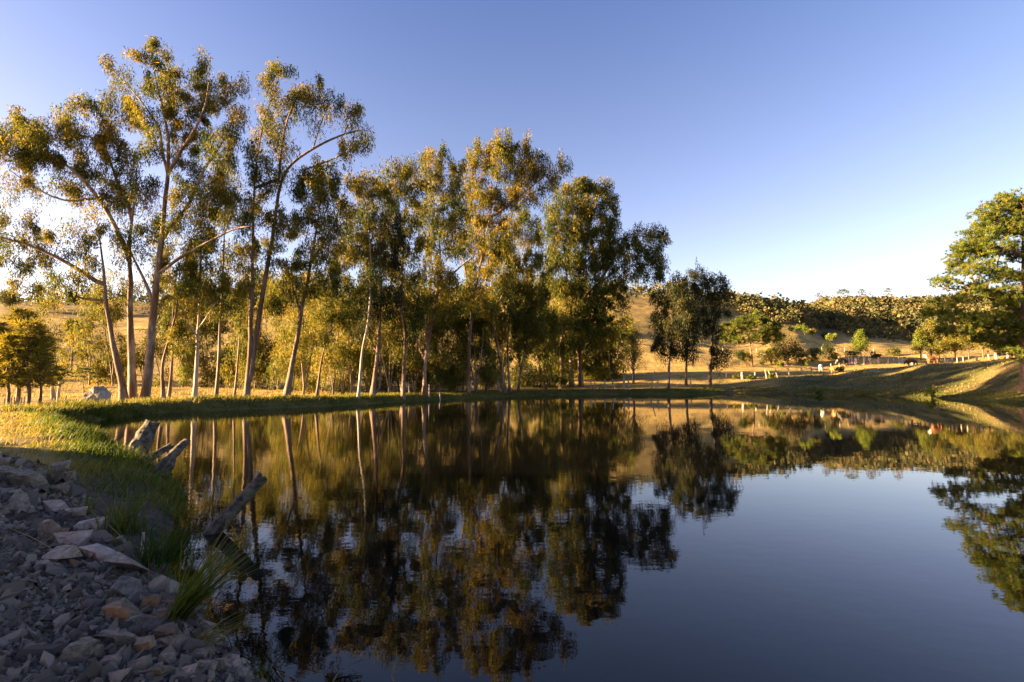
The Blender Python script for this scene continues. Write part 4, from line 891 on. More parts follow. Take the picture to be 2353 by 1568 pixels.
for u, vt, vb, w, ln in [(942, 880, 908, 3, -.1), (987, 888, 918, 3.2, 0), (1013, 890, 912, 3.2, -.1), (924, 878, 910, 4, -.1)]:
    Y = PW(u, 921)[1] + 1.0; x = UX(u, Y); z = hz(x, Y); s = Y / F
    post('slim lichen-covered post on the bank among the middle trees', (x, Y, z), (vb - vt) * s, w * s, (ln, 0), gF)
# old gate posts at left
s = 27 / F
def lp(u): x = UX(u, 27); return np.array((x, 27, hz(x, 27)))
post('tall weathered gate post with a broken top, left of the grey boulder', lp(139), 58 * s, 6.0 * s, (.06, 0), name='gate_post', bend=-.03)
post('short gate post holding a sagging rail, left of the tall broken one', lp(126), 40 * s, 5.5 * s, (-.05, 0), name='gate_post')
post('leaning dark timber propped between the two gate posts', lp(138), 44 * s, 5.0 * s, (-.42, .1), name='leaning_timber', cat='timber')
post('small leaning fence post between gate posts and boulder', lp(155), 20 * s, 3 * s, (.18, 0))
gG = 'left fence posts'; lfp = []
for k, u in enumerate((4, 17, 25, 33, 41, 48, 56, 62, 73)):
    Y = 22.5 + k * .3; x = UX(u, Y); p = np.array((x, Y, hz(x, Y))); post('small fence post of the wire fence below the araucarias', p, .48, .05, (.05 * math.sin(k), 0), gG); lfp.append(p)
wp = []
for hh in (.2, .4): wp.append((np.array([q + np.array((0, 0, hh)) for q in lfp] + [lp(126) + np.array((0, 0, hh))]), np.full(len(lfp) + 1, .008)))
V, Fc = tube_arrays(wp, 3); o = make_mesh('fence_wire', V, Fc, M['post'], origin=lfp[0]); tag(o, 'thin wires strung along the small left fence to the gate post', 'wire')

for g, lst in POSTS.items():
    lst.sort(key=lambda o: o.location.x / o.location.y)
    for k, o in enumerate(lst): o['label'] = o['label'] + ', ' + ordn[k] + ' from the left'
# boulder by the gate posts
def rock_mesh(seed, dims, n=16, flat=0.0, cuts=0):
    r = random.Random(seed); bm = bmesh.new()
    sh = r.uniform(-.3, .3), r.uniform(-.3, .3)
    for sx in (-1, 1):
        for sy in (-1, 1):
            for sz in (-1, 1):
                if r.random() < .16: continue
                x_, y_, z_ = sx * r.uniform(.55, 1), sy * r.uniform(.5, 1), sz * r.uniform(.6, 1)
                bm.verts.new(((x_ + sh[0] * z_) * dims[0] / 2, (y_ + sh[1] * z_) * dims[1] / 2, (z_ + .25 * sh[1] * x_) * dims[2] / 2))
    for _ in range(max(3, n - 9)):
        v = Vector((r.gauss(0, 1), r.gauss(0, 1), r.gauss(0, .8))).normalized() * r.uniform(.85, 1.05)
        bm.verts.new((v.x * dims[0] / 2, v.y * dims[1] / 2, v.z * dims[2] / 2))
    g = bmesh.ops.convex_hull(bm, input=bm.verts)
    bmesh.ops.delete(bm, geom=[e for e in g['geom_interior'] if isinstance(e, bmesh.types.BMVert)], context='VERTS')
    if cuts:
        bmesh.ops.bevel(bm, geom=list(bm.edges), offset=min(dims) * .022, segments=1, affect='EDGES', clamp_overlap=True)
        bmesh.ops.triangulate(bm, faces=list(bm.faces))
        bmesh.ops.subdivide_edges(bm, edges=[e for e in bm.edges if e.calc_length() > min(dims) * .25], cuts=cuts)
        for v in bm.verts:
            q = v.co * (5.0 / max(dims)) + Vector((seed, 0, 0))
            v.co += v.co.normalized() * mnoise.fractal(q * 1.5, .8, 2.2, 4) * min(dims) * .10
    me = bpy.data.meshes.new('rock'); bm.to_mesh(me); bm.free(); return me
def put_rock(name, me, mat, loc, rot, label, cat='rock', group=None, scale=1.0):
    if not me.materials: me.materials.append(M[mat])
    o = bpy.data.objects.new(name, me); COL.objects.link(o); o.location = loc; o.rotation_euler = rot; o.scale = (scale,) * 3
    if mat: 
        o.material_slots[0].link = 'OBJECT'; o.material_slots[0].material = M[mat]
    tag(o, label, cat, group); return o
p = np.array((UX(222, 27.2), 27.2, 0)); p[2] = hz(p[0], p[1])
def boulder_mesh():
    bm = bmesh.new()
    for c in ((-.78, 0, -.3), (-.65, .4, -.3), (-.25, -.42, .08), (.12, -.32, .55), (.32, .05, .64), (0, .4, .5), (.55, -.38, .34), (.7, .2, .25), (.78, -.2, -.35), (.3, -.55, -.35), (-.45, -.5, -.35), (.5, .5, -.3), (-.3, .5, -.05)):
        bm.verts.new(c)
    bmesh.ops.convex_hull(bm, input=bm.verts)
    bmesh.ops.subdivide_edges(bm, edges=list(bm.edges), cuts=4)
    bmesh.ops.triangulate(bm, faces=list(bm.faces))
    for v in bm.verts:
        k = mnoise.fractal(Vector((v.co.x * 1.2 + v.co.z * 2, v.co.y * 3, v.co.z * 2.4 - v.co.x * 2)) * 1.6, .7, 2.2, 4)
        v.co += v.co.normalized() * k * .06
    me = bpy.data.meshes.new('boulder'); bm.to_mesh(me); bm.free(); return me
put_rock('boulder', boulder_mesh(), 'boulder', p + np.array((0, 0, .36)), (0, .08, .1), 'large slanted grey boulder on the bank left of the big eucalyptus trunks', 'boulder')

# ------------------------------------------------------------------ rubble bank
BIG = [  # u, v (centre), width px, height/width, material, label
    (59, 1108, 74, .62, 'rock', 'large blocky grey rock at left with dry grass behind it'),
    (5, 1066, 30, .7, 'rock', 'grey rock cut by the left edge, uppermost of the rubble'),
    (10, 1092, 40, .6, 'rock', 'flat grey rock at the left edge beside the large blocky one'),
    (97, 1090, 28, .8, 'rock', 'small upright grey rock behind the right shoulder of the large blocky rock'),
    (133, 1084, 44, .6, 'rock', 'weathered grey rock at the grass edge, topmost right of the rubble'),
    (146, 1106, 58, .5, 'rock', 'flat layered grey slab just right of the large blocky rock'),
    (133, 1132, 52, .55, 'rock', 'grey wedge-shaped rock below the layered slab'),
    (40, 1160, 64, .55, 'rock', 'long grey rock below the large blocky rock at left'),
    (80, 1154, 24, 1.1, 'rock', 'narrow upright stone right of the long grey rock'),
    (126, 1168, 48, .55, 'rock_tan', 'tan flat-topped rock in the upper rubble'),
    (169, 1189, 46, .65, 'rock_tan', 'brownish rock half sunk in dry stalks'),
    (115, 1228, 56, 1.0, 'rock', 'tall pointed grey rock leaning left in mid rubble'),
    (205, 1220, 66, .6, 'rock_tan', 'pale tan slab with a bright top, highest on the crest'),
    (167, 1246, 64, .6, 'rock_tan', 'pinkish tan slab in front of the pale one'),
    (267, 1252, 34, .7, 'rock', 'small grey rock beside the grass tuft'),
    (132, 1285, 72, .5, 'rock_tan', 'broad flat-faced rock below the pinkish slab'),
    (192, 1272, 38, .7, 'rock', 'grey rock wedged between the broad flat one and the long tan block'),
    (234, 1282, 86, .5, 'rock_tan', 'long tan block on the crest above the angular grey rock'),
    (296, 1312, 98, .52, 'rock', 'biggest angular grey rock at the edge of the bank'),
    (290, 1362, 84, .5, 'rock_dark', 'dark slab directly below the biggest angular rock'),
    (258, 1393, 30, .9, 'rock', 'small upright blue-grey rock under the dark slab'),
    (290, 1414, 92, .42, 'rock_rust', 'long brown rock slanting up to the right'),
    (346, 1394, 34, 1.0, 'rock_rust', 'upright brown stone at the right end of the long slanting rock'),
    (376, 1420, 38, .8, 'rock_rust', 'square brown stone just left of the long grass tuft'),
    (388, 1392, 36, .6, 'rock_rust', 'orange-stained stone at the root of the long grass tuft'),
    (336, 1442, 56, .6, 'rock_dark', 'dirt-covered dark rock below the upright brown stone'),
    (247, 1472, 54, .5, 'rock', 'greenish grey slate left of the leaning slabs'),
    (288, 1484, 52, .7, 'rock', 'pale grey slab leaning right, front of a thin stack'),
    (333, 1496, 44, 1.1, 'rock_rust', 'tall dark rusty stone in the lower rubble'),
    (180, 1516, 64, .85, 'rock', 'large rounded grey rock near the bottom edge'),
    (216, 1510, 32, 1.0, 'rock', 'speckled greenish stone beside the large rounded rock'),
    (256, 1532, 44, .7, 'rock', 'smooth grey slab near the bottom edge right of the speckled stone'),
    (384, 1466, 44, .8, 'rock_rust', 'rusty pointed rock right of the dirt-covered one'),
    (405, 1484, 58, .7, 'rock', 'large grey wedge rock with rusty side above the water'),
    (457, 1510, 40, .6, 'rock', 'flat grey rock near the bent dry grass'),
    (318, 1538, 44, .8, 'rock', 'grey angular rock at the bottom, below the tall rusty stone'),
    (384, 1526, 36, .8, 'rock', 'split grey stone at the bottom below the wedge rock'),
    (508, 1532, 34, .9, 'rock', 'grey stone at the water edge, left of the last pair'),
    (536, 1530, 34, .9, 'rock_tan', 'pale stone at the water edge, right of the last pair'),
    (476, 1543, 40, .7, 'rock', 'broken grey stone at the bottom edge by the water'),
    (430, 1552, 40, .7, 'rock_tan', 'pale broken stone at the bottom edge'),
    (357, 1552, 36, .7, 'rock_rust', 'reddish grey stone touching the bottom edge'),
    (552, 1556, 34, .8, 'rock', 'last grey stone before the dark water at the bottom edge'),
    (268, 1560, 46, .6, 'rock', 'wide grey stone at the bottom edge left of the reddish one'),
]
for k, (u, v, w, asp, mt, lab) in enumerate(BIG):
    p = hit(u, v + w * asp * .25); s = p[1] / F
    W = w * s * .93; hh = W * asp * 1.15
    me = rock_mesh(100 + k, (W * 1.08, W * random.uniform(.6, .85), hh), 13, cuts=2 if w > 40 else 1)
    put_rock('rock', me, mt, p + np.array((0, 0, hh * .36)), (random.uniform(-.25, .35), random.uniform(-.25, .25), random.uniform(-.4, .4)), lab)

near_pts = []
def in_rubble(u, v):
    # left boundary is the picture edge, upper boundary the grass, right boundary the shore
    top = np.interp(u, [-60, 0, 90, 170, 250, 330, 400, 520, 600], [1060, 1060, 1080, 1110, 1250, 1320, 1380, 1500, 1560])
    return v > top
lib = [rock_mesh(500 + k, (1, random.uniform(.55, .9), random.uniform(.25, .6)), 10) for k in range(22)]
cnt = 0; tries = 0; stones = []
mats = ['rock', 'rock', 'rock', 'rock_dark', 'rock_tan', 'rock_rust', 'rock', 'rock_dark']
for me in lib: me.materials.append(M['rock'])
while cnt < 250 and tries < 6000:
    tries += 1
    u = random.uniform(-20, 600); v = random.uniform(1070, 1566)
    if not in_rubble(u, v): continue
    p = hit(u, v)
    if sdist(p[:1], p[1:2])[0] < -.15: continue
    # towards lower left the stones are small gravel
    g = np.clip((np.interp(v, [1070, 1250, 1570], [60, 150, 270]) - u) / 120, 0, 1)
    if random.random() < g * .93: continue
    px = p[1] / F; W = px * random.choice((10, 12, 14, 17, 20, 24, 29, 36)) * (1 - .35 * g)
    me = lib[cnt % len(lib)]
    o = put_rock('stone', me, mats[random.randrange(8)], p + np.array((0, 0, W * .12)), (random.uniform(-.6, .6), random.uniform(-.6, .6), random.uniform(0, 6.28)), 'small angular loose stone lying among the rubble of the near bank', 'stone', 'loose stones of the rubble bank', W)
    cnt += 1
    stones.append((o, u, v, W / px))

import re
def short(l):
    return ' '.join(re.split(r',| with | half | touching ', l)[0].split()[:6])
seen = {}
for o, u, v, wp_ in stones:
    k = min(range(len(BIG)), key=lambda i: (BIG[i][0] - u) ** 2 + (BIG[i][1] - v) ** 2)
    du, dv = u - BIG[k][0], v - BIG[k][1]
    rel = ('right of' if du > 0 else 'left of') if abs(du) > abs(dv) else ('below' if dv > 0 else 'above')
    c = {'grey_rock': 'grey', 'slate_rock': 'dark', 'tan_rock': 'tan', 'rusty_rock': 'rusty'}[o.material_slots[0].material.name]
    sz = 'tiny' if wp_ < 13 else 'small' if wp_ < 20 else 'fist-sized'
    o['label'] = '%s %s stone %s the %s' % (sz, c, rel, short(BIG[k][5]))
_by = {}
for o, u, v, w_ in stones: _by.setdefault(o['label'], []).append((u, o))
for lb_, lst in _by.items():
    if len(lst) > 1:
        lst.sort(key=lambda q: q[0])
        for k, (u, o) in enumerate(lst): o['label'] = lb_ + ', ' + ordn[k] + ' from left'
def gravel():
    n = 19000
    u = RNG.uniform(-40, 610, n); v = 1045 + 525 * RNG.random(n) ** 1.0
    k = in_rubble(u, v + 12); u, v = u[k], v[k]
    # intersect with gently varying ground: one refinement from a flat guess
    x = np.zeros(len(u)); y = np.zeros(len(u)); z = np.full(len(u), .35)
    dx = (u - CU) / F; dyv = (CV - v) / F
    D = np.stack([dx, cP - dyv * sP, sP + dyv * cP], 1)
    for _ in range(5):
        t = (z - CAM_H) / D[:, 2]; x = D[:, 0] * t; y = D[:, 1] * t; z = H(x, y)
    ok = (sdist(x, y) > -.05); x, y, z = x[ok], y[ok], z[ok]
    n = len(x)
    size = np.exp(RNG.normal(-4.15, .62, n)) * np.clip(y / 4, .8, 1.7)
    base = np.array([(-1, -.8, 0), (1, -.7, .1), (.9, .8, 0), (-.8, .9, .1), (-.6, -.4, 1), (.5, -.5, .9), (.6, .4, 1), (-.5, .5, .8)], float)
    f = np.array([(0, 1, 5, 4), (1, 2, 6, 5), (2, 3, 7, 6), (3, 0, 4, 7), (4, 5, 6, 7)])
    an = RNG.uniform(0, 6.28, n); ca, sa = np.cos(an), np.sin(an)
    V = np.repeat(base[None], n, 0) * (1 + .35 * RNG.normal(size=(n, 8, 3))) * np.stack([size, size * RNG.uniform(.4, .9, n), size * RNG.uniform(.45, 1.0, n)], 1)[:, None, :]
    tx = RNG.normal(size=n) * .35; V[:, :, 2] += V[:, :, 0] * tx[:, None] + V[:, :, 1] * (RNG.normal(size=n) * .35)[:, None]
    X = V[:, :, 0] * ca[:, None] - V[:, :, 1] * sa[:, None]; Yv = V[:, :, 0] * sa[:, None] + V[:, :, 1] * ca[:, None]
    V = np.stack([X + x[:, None], Yv + y[:, None], V[:, :, 2] + z[:, None] - .1 * size[:, None]], 2).reshape(-1, 3)
    Q = (np.arange(n)[:, None, None] * 8 + f[None]).reshape(-1, 4)
    t = np.repeat(np.clip(RNG.beta(2, 2.6, n), 0, 1), 5)
    o = make_mesh('gravel', V, Q, M['chip'], tone=t); tag(o, 'fine grey gravel and chips between the larger rocks', 'gravel', kind='stuff')
gravel()

# ------------------------------------------------------------------ grass
def blades(P, hgt, wid, lean, tone, segs=2, bend=.5):
    n = len(P); an = RNG.uniform(0, 6.28, n)
    side = np.stack([np.cos(an), np.sin(an), np.zeros(n)], 1)
    d = np.stack([lean[0] + RNG.normal(size=n) * .28, lean[1] + RNG.normal(size=n) * .28, np.ones(n)], 1); d = unit(d)
    out = np.stack([d[:, 0], d[:, 1], np.full(n, -.25)], 1) * bend
    rows = []
    for s in range(segs + 1):
        f = s / segs
        c = P + d * (hgt * f)[:, None] + out * (hgt * f * f)[:, None]
        w = wid * (1 - f) ** .7
        if s < segs: rows.append(c - side * w[:, None]); rows.append(c + side * w[:, None])
        else: rows.append(c)
    V = np.stack(rows, 1); m = V.shape[1]; b = np.arange(n)[:, None] * m
    Q = []
    for s in range(segs - 1): Q.append(b + np.array((2 * s, 2 * s + 1, 2 * s + 3, 2 * s + 2))[None])
    T = b + np.array((m - 3, m - 2, m - 1))[None]
    return V.reshape(-1, 3), ([np.concatenate(Q)] if Q else []) + [T], np.concatenate([tone] * segs)
def grass_stuff(name, label, x, y, h, w, lean, tone, segs=2, mat='grass', bend=.5):
    P = np.stack([x, y, H(x, y) - .02], 1)
    V, Fc, t = blades(P, h, w, lean, tone, segs, bend)
    o = make_mesh(name, V, Fc, M[mat], tone=t); tag(o, label, 'grass', kind='stuff')
# near bank, left of the logs
def near_grass():
    pts = np.array([PW(u, v)[:2] for u, v in shore_uv_near[3:]] + [PW(u, v)[:2] for u, v in shore_uv_far[:4]]); seg = np.linalg.norm(np.diff(pts, axis=0), axis=1); cs = np.r_[0, np.cumsum(seg)]
    n = 74000; q = RNG.random(n) * cs[-1]
    i = np.clip(np.searchsorted(cs, q) - 1, 0, len(seg) - 1); e = (pts[i + 1] - pts[i]) / seg[i][:, None]
    off = RNG.random(n) ** 1.15 * 4.6 - .1
    x = np.interp(q, cs, pts[:, 0]) - e[:, 1] * off; y = np.interp(q, cs, pts[:, 1]) + e[:, 0] * off
    d = sdist(x, y); r = np.hypot(x, y); u = CU + F * x / np.maximum(y, .1)
    k = (y > 3) & (d > -.12) & (d < np.interp(r, [4, 6, 7.5, 9, 12, 16, 25], [.15, .4, .62, 1.05, 2.5, 3.4, 3.6]) + .75 * fbm(x * 1.2, y * 1.2, 60)) & (u > -120)
    dens = np.clip(.5 + 1.3 * fbm(x * 1.1, y * 1.1, 62), .04, 1) * np.interp(r, [5, 8, 12, 22], [1, 1, .8, .8])
    dens = dens * np.where(r > 8.5, 1 - .55 * sst(1.0, 2.2, d), 1)
    k &= RNG.random(n) < dens
    x, y, r, d = x[k], y[k], r[k], d[k]; n = len(x); hd = np.where(r > 8.5, 1 - .45 * sst(.8, 2.0, d), 1)
    h = RNG.uniform(.06, .34, n) * (1 + .9 * fbm(x * 1.5, y * 1.5, 66)) * np.interp(r, [5, 9, 14, 24], [1.1, 1.2, 1.0, 1.1]) * hd
    t = np.clip(.40 + .22 * RNG.normal(size=n) + .5 * fbm(x * .9, y * .9, 64) + .45 * np.clip(d - .8, 0, 1.2) * (r > 8.5), 0, 1)
    grass_stuff('near_grass', 'sunlit and shaded green grass along the near left bank', x, y, h, .0035 + .00042 * r, (.30, -.02), t, 3)
near_grass()
def far_grass():
    xs, ys = [], []
    # along the dam: offsets from the shore line
    pts = np.array([PW(u, v)[:2] for u, v in shore_uv_far]); seg = np.linalg.norm(np.diff(pts, axis=0), axis=1); cs = np.r_[0, np.cumsum(seg)]
    n = 38000; t = RNG.random(n) * cs[-1]
    x = np.interp(t, cs, pts[:, 0]); y = np.interp(t, cs, pts[:, 1])
    i = np.clip(np.searchsorted(cs, t) - 1, 0, len(seg) - 1); e = (pts[i + 1] - pts[i]) / seg[i][:, None]
    off = RNG.random(n) ** 1.2 * 3.4 + .05
    x = x - e[:, 1] * off; y = y + e[:, 0] * off
    d = sdist(x, y); k = d > .02; x, y, d = x[k], y[k], d[k]; n = len(x)
    r = np.hypot(x, y); u = CU + F * x / y
    h = RNG.uniform(.06, .2, n) * np.interp(u, [0, 600, 1100, 1400, 2353], [1.7, 1.15, .9, .7, .6]) * (1 + .6 * fbm(x * .5, y * .5, 71)) * np.where(d > .5, 1.7, .8)
    tn = np.clip(np.where(d > .5, .70, .5) + .2 * RNG.normal(size=n) + .25 * fbm(x * .3, y * .3, 72), 0, 1)  # sunlight painted in: blades on the bank top lighter, on its face darker
    grass_stuff('bank_grass', 'short green grass edging the far banks of the pond', x, y, h, .009 + .0004 * r, (.1, -.05), tn, 2)
far_grass()
def field_grass():
    n = 60000
    u = RNG.uniform(-60, 2400, n); Y = np.exp(RNG.uniform(math.log(30), math.log(150), n)); x = (u - CU) / F * Y
    d = sdist(x, Y); k = (d > 3) & (fbm(x / 2.5, Y / 2.5, 81, 3) > -.05) & ~((u > 760) & (u < 1300) & (Y < 85)); x, y, u = x[k], Y[k], u[k]; n = len(x)
    h = RNG.uniform(.08, .28, n)
    tn = np.clip(.5 + .22 * RNG.normal(size=n) + .3 * fbm(x / 9, y / 9, 82), 0, 1)
    grass_stuff('pasture_grass', 'dry golden tussock grass over the pasture slopes', x, y, h, .012 + .0007 * y, (.12, 0), tn, 2, 'dry')
field_grass()
def slope_grass():
    n = 40000
    u = RNG.uniform(1640, 2420, n); Y = RNG.uniform(36, 82, n); x = (u - CU) / F * Y; d = sdist(x, Y)
    k = (d > .3) & (d < 24) & (fbm(x / 1.4, Y / 1.4, 91, 3) > .0); x, y, d = x[k], Y[k], d[k]; n = len(x)
    h = RNG.uniform(.05, .2, n) * (1 + .7 * fbm(x / 3, y / 3, 92)); tn = np.clip(.55 + .25 * RNG.normal(size=n) + .35 * fbm(x / 4, y / 4, 93), 0, 1)
    grass_stuff('slope_grass', 'grazed olive and brown tufts over the right bank slope', x, y, h, .03 + .0004 * y, (.1, 0), tn, 2, 'slope')
slope_grass()

def tuft(label, pos, n, hmin, hmax, lean, w, tone, name='grass_tuft', spread=.06, bend=.5, segs=5, fan=.28):
    P = np.array(pos)[None] + RNG.normal(size=(n, 3)) * np.array((spread, spread, .0))
    st = RNG.bit_generator.state
    d_l = (lean[0], lean[1])
    V, Fc, t = blades(P - np.array(pos)[None], RNG.uniform(hmin, hmax, n), np.full(n, w), d_l, np.clip(tone + .2 * RNG.normal(size=n), 0, 1), segs, bend)
    o = make_mesh(name, V, Fc, M['grass'], tone=t); o.location = pos; tag(o, label, 'grass', None); return o
p = hit(392, 1432); tuft('big tuft of long arching grass blades bending right over the water', p + np.array((.02, .02, 0)), 120, .35, .85, (.62, .05), .0075, .5, bend=.35, spread=.035)
p = hit(445, 1490); tuft('bent dry tuft hanging to the water below the big grass tuft', p, 60, .2, .42, (.9, -.1), .004, .85, bend=.8, spread=.05)
p = hit(325, 1300); tuft('dense dark green tuft at the water edge above the biggest angular rock', p + np.array((.1, .05, 0)), 170, .2, .48, (.25, 0), .005, .12, bend=.4, spread=.10)
p = hit(278, 1225); tuft('upright bright green grass tuft on the crest beside the tan slab', p, 100, .25, .62, (.12, 0), .008, .5, bend=.3, spread=.10)
p = hit(195, 1185); tuft('small green tuft between the brownish rock and the grass', p, 40, .15, .4, (.1, 0), .006, .4, bend=.4, spread=.06)
p = hit(603, 1566); tuft('small green weed tuft at the bottom edge of the water', p, 34, .08, .22, (.1, .1), .006, .35, bend=.8, spread=.05)

# seed-headed sedge lit by the sun
def sedge():
    base = np.array(PW(485, 1400)); base[2] = 0
    head = P3(548, 1245, base[1] + .25)
    root = empty('sedge_plant', base); tag(root, 'lone sedge with a yellow sunlit seed head above the water', 'plant')
    V, Fc = tube_arrays([(resample([base, (base + head) / 2 + np.array((.04, 0, .05)), head], 7) - base, np.linspace(.005, .003, 7))], 4)
    make_mesh('stem', V, Fc, M['grass'], root, tone=np.full(sum(len(f) for f in Fc), .6))
    s = base[1] / F; paths = []; cl = []
    for du, dv, in ((20, -62), (40, -36), (-26, -52), (14, -20), (26, 2), (-10, -24)):
        e = head + np.array((du * s, RNG.uniform(-.05, .05), -dv * s)); paths.append((np.array([head, (head + e) / 2 + np.array((0, 0, .02)), e]) - base, np.array((.004, .003, .001))))
        cl.append((head * .55 + e * .45) - base)
    V, Fc = tube_arrays(paths, 4); make_mesh('bract', V, Fc, M['dry'], root, tone=np.full(sum(len(f) for f in Fc), .8))
    V, Q, t = leaf_quads(np.array(cl + [head - base]), .03, 22, .022, .005, droop=0, ctone=np.full(len(cl) + 1, .85))
    make_mesh('seed_head', V, Q, M['dry'], root, tone=t)
sedge()
# dry stalks across the rubble
for k, (a, b) in enumerate((((150, 1300), (20, 1235)), ((300, 1270), (185, 1175)), ((175, 1215), (75, 1290)), ((230, 1225), (150, 1185)))):
    q0 = hit(*a); q1 = hit(*b); md = (q0 + q1) / 2 + np.array((0, 0, .10))
    V, Fc = tube_arrays([(resample([q0 + np.array((0, 0, .06)), md, q1 + np.array((0, 0, .08))], 8), np.linspace(.004, .002, 8))], 4)
    o = make_mesh('dry_stalk', V, Fc, M['dry'], tone=np.full(sum(len(f) for f in Fc), .75), origin=q0)
    tag(o, ['long dry stalk lying toward the left edge of the rubble', 'dry stalk slanting down to the tan slab', 'dry stalk across the tall pointed rock', 'short dry stalk near the brownish sunk rock'][k], 'stalk')
# dead twigs in the water at the bottom
def twig(label, pts, subs):
    w = [PW(u, v, z) for u, v, z in pts]; paths = [(resample(w, 10), np.linspace(.007, .002, 10))]
    for s in subs: paths.append((resample([PW(u, v, z) for u, v, z in s], 5), np.linspace(.004, .0015, 5)))
    V, Fc = tube_arrays(paths, 4); o = make_mesh('dead_twig', V, Fc, M['log'], origin=w[0]); tag(o, label, 'twig')
twig('bare forked twig sticking out of the dark water at the bottom', [(905, 1590, -.02), (900, 1540, .04), (915, 1515, .09), (930, 1495, .12)], [[(900, 1540, .04), (885, 1525, .08), (880, 1500, .10)], [(915, 1515, .09), (908, 1500, .12), (912, 1485, .13)], [(903, 1550, .03), (925, 1530, .06), (940, 1525, .07)]])
twig('thin curved twig just above the water left of the forked one', [(760, 1580, -.01), (775, 1545, .02), (800, 1530, .03), (835, 1515, .05)], [[(800, 1530, .03), (812, 1545, .04), (830, 1548, .03)], [(775, 1545, .02), (768, 1525, .05), (780, 1515, .06)]])

# ------------------------------------------------------------------ logs in the water
def log(label, a, b, w0, w1, name='driftwood_log', mat='log', extra=(), sides=14):
    a = np.array(a); b = np.array(b); n = 26; pts = resample([a, (a + b) / 2 + np.array((.01, 0, .012)), b], n)
    rad = np.linspace(w0, w1, n) * .5
    V, Fc = tube_arrays([(pts, rad)] + list(extra), sides)
    for i in range(len(V)):
        v = Vector(V[i]); q = np.array(mnoise.noise_vector(v * 6)) * .014 + np.array(mnoise.noise_vector(v * 22)) * .006
        V[i] += q * (np.linalg.norm(b - a) > 0) * (w0 / .2)
    ax_ = (b - a) / np.linalg.norm(b - a); e0 = (n - 2) * sides
    V[e0:e0 + 2 * sides] += ax_[None] * RNG.uniform(-.5, .35, (2 * sides, 1)) * w1 * .8
    o = make_mesh(name, V, Fc, M[mat], origin=a, smooth=False); tag(o, label, 'log'); return o
a = PW(476, 1226); a[2] -= .06; ax = P3(603, 1098, 6.45)
d = (ax - a); log('weathered square-ended log rising from the open water, mirrored below it', a - d * .06, ax, .165, .14)
Yb = 11.4
log('thick lichened stump post leaning right, furthest of the logs at the grass edge', P3(297, 1068, Yb), P3(350, 972, Yb + .6), .46, .30, 'leaning_stump', extra=[(np.array([P3(318, 1055, Yb), P3(295, 1045, Yb - .1), P3(284, 1050, Yb - .1)]), np.array((.16, .14, .10)))])
log('short dark log lying low between the stump and the pale log', P3(318, 1070, 11.0), P3(393, 1024, 11.6), .17, .13)
log('pale sunlit log leaning right beside the grassy bank', P3(352, 1094, 9.9), P3(430, 1011, 10.5), .22, .13, extra=[(np.array([P3(372, 1098, 9.8), P3(392, 1070, 9.9), P3(400, 1052, 10.0)]), np.array((.08, .07, .04)))])
p = hit(325, 1275); o = post('short pale stake standing in the dark green tuft', p, .2, .035, (.05, 0), mat='post', name='wooden_stake', cat='stake')

# ------------------------------------------------------------------ cattle
def cow_mat(name, body, face, patches=None):
    m, nt, out = new_mat(name)
    tc = N(nt, 'ShaderNodeTexCoord'); sx = N(nt, 'ShaderNodeSeparateXYZ'); nt.links.new(tc.outputs['Object'], sx.inputs[0])
    no = N(nt, 'ShaderNodeTexNoise'); no.inputs['Scale'].default_value = 2.2; nt.links.new(tc.outputs['Object'], no.inputs[0])
    ad = N(nt, 'ShaderNodeMath', operation='MULTIPLY_ADD'); nt.links.new(no.outputs[0], ad.inputs[0]); ad.inputs[1].default_value = .3; nt.links.new(sx.outputs[0], ad.inputs[2])
    r = ramp(nt, [(0.0, body), (1.0, face)]); mr = N(nt, 'ShaderNodeMapRange'); mr.inputs[1].default_value = 1.02; mr.inputs[2].default_value = 1.1
    nt.links.new(ad.outputs[0], mr.inputs[0]); nt.links.new(mr.outputs[0], r.inputs[0])
    p = N(nt, 'ShaderNodeBsdfPrincipled'); p.inputs['Roughness'].default_value = .7; nt.links.new(r.outputs[0], p.inputs['Base Color']); nt.links.new(p.outputs[0], out.inputs[0]); return m
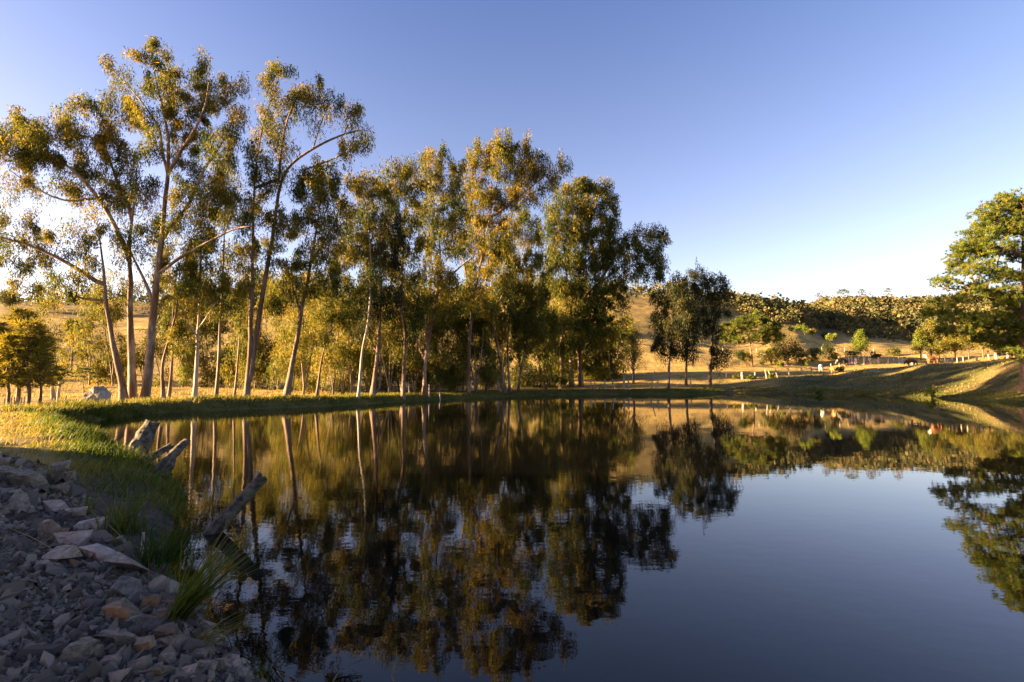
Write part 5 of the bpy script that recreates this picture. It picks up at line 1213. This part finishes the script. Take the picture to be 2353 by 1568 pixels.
def cow(label, u, v, rot, mat, grazing=True, scale=1.0, nm='cow'):
    p = hit(u, v)
    hd = (1.35, .55) if grazing else (1.25, 1.35)
    vs = [((-.75, 0, 1.08), .27), ((-.35, 0, 1.0), .33), ((.1, 0, .98), .34), ((.5, 0, 1.05), .29), ((.8, 0, 1.1 if not grazing else .98), .2),
          ((1.0, 0, .85 if grazing else 1.3), .15), ((1.15, 0, .6 if grazing else 1.42), .13), ((1.3, 0, .38 if grazing else 1.32), .09),
          ((-.72, .2, .75), .15), ((-.82, .21, .42), .075), ((-.74, .21, .06), .055), ((-.72, -.2, .75), .15), ((-.62, -.21, .42), .075), ((-.56, -.21, .06), .055),
          ((.52, .19, .72), .13), ((.55, .19, .4), .065), ((.53, .19, .06), .055), ((.5, -.19, .72), .13), ((.42, -.19, .4), .065), ((.42, -.19, .06), .055),
          ((-1.0, 0, 1.0), .035), ((-1.06, 0, .5), .04), ((1.02, .17, .78 if grazing else 1.48), .035), ((1.02, -.17, .78 if grazing else 1.48), .035)]
    ed = [(0, 1), (1, 2), (2, 3), (3, 4), (4, 5), (5, 6), (6, 7), (0, 8), (8, 9), (9, 10), (0, 11), (11, 12), (12, 13), (3, 14), (14, 15), (15, 16), (3, 17), (17, 18), (18, 19), (0, 20), (20, 21), (5, 22), (5, 23)]
    me = bpy.data.meshes.new(nm); me.from_pydata([q[0] for q in vs], ed, [])
    o = bpy.data.objects.new(nm, me); COL.objects.link(o); me.materials.append(mat)
    sk = o.modifiers.new('skin', 'SKIN'); sk.use_smooth_shade = True
    if not me.skin_vertices: me.skin_vertices.new() if hasattr(me.skin_vertices, 'new') else None
    if me.skin_vertices:
        for k, (q, r) in enumerate(vs): me.skin_vertices[0].data[k].radius = (r, r)
        me.skin_vertices[0].data[2].use_root = True
    s = o.modifiers.new('sub', 'SUBSURF'); s.levels = 2; s.render_levels = 2
    o.location = p; o.rotation_euler = (0, 0, rot); o.scale = (scale,) * 3
    tag(o, label, 'cow'); return o
white = cow_mat('white_hide', (.72, .66, .58), (.72, .66, .58)); tan = cow_mat('tan_hide', (.45, .20, .06), (.6, .4, .25))
blk = cow_mat('black_hide', (.02, .014, .012), (.7, .62, .52)); red = cow_mat('red_hide', (.36, .12, .04), (.75, .66, .56)); calfm = cow_mat('dark_calf_hide', (.03, .02, .016), (.03, .02, .016))
cow('white cow grazing with its back to the pond', *z6(1262, 1010), 1.0, white, True, .9)
cow('orange tan cow standing right of the white cow', *z6(1376, 1037), 1.3, tan, False, .85)
cow('black cow with a white face grazing by the corral posts', *z6(1490, 952), math.pi, blk, True, 1.15)
cow('red and white cow walking by the fence on the right bank', *z7(512, 1184), math.pi, red, False, .78)
cow('dark calf lying low beside the young pine on the right', *z7(386, 1202), math.pi, calfm, True, .8)
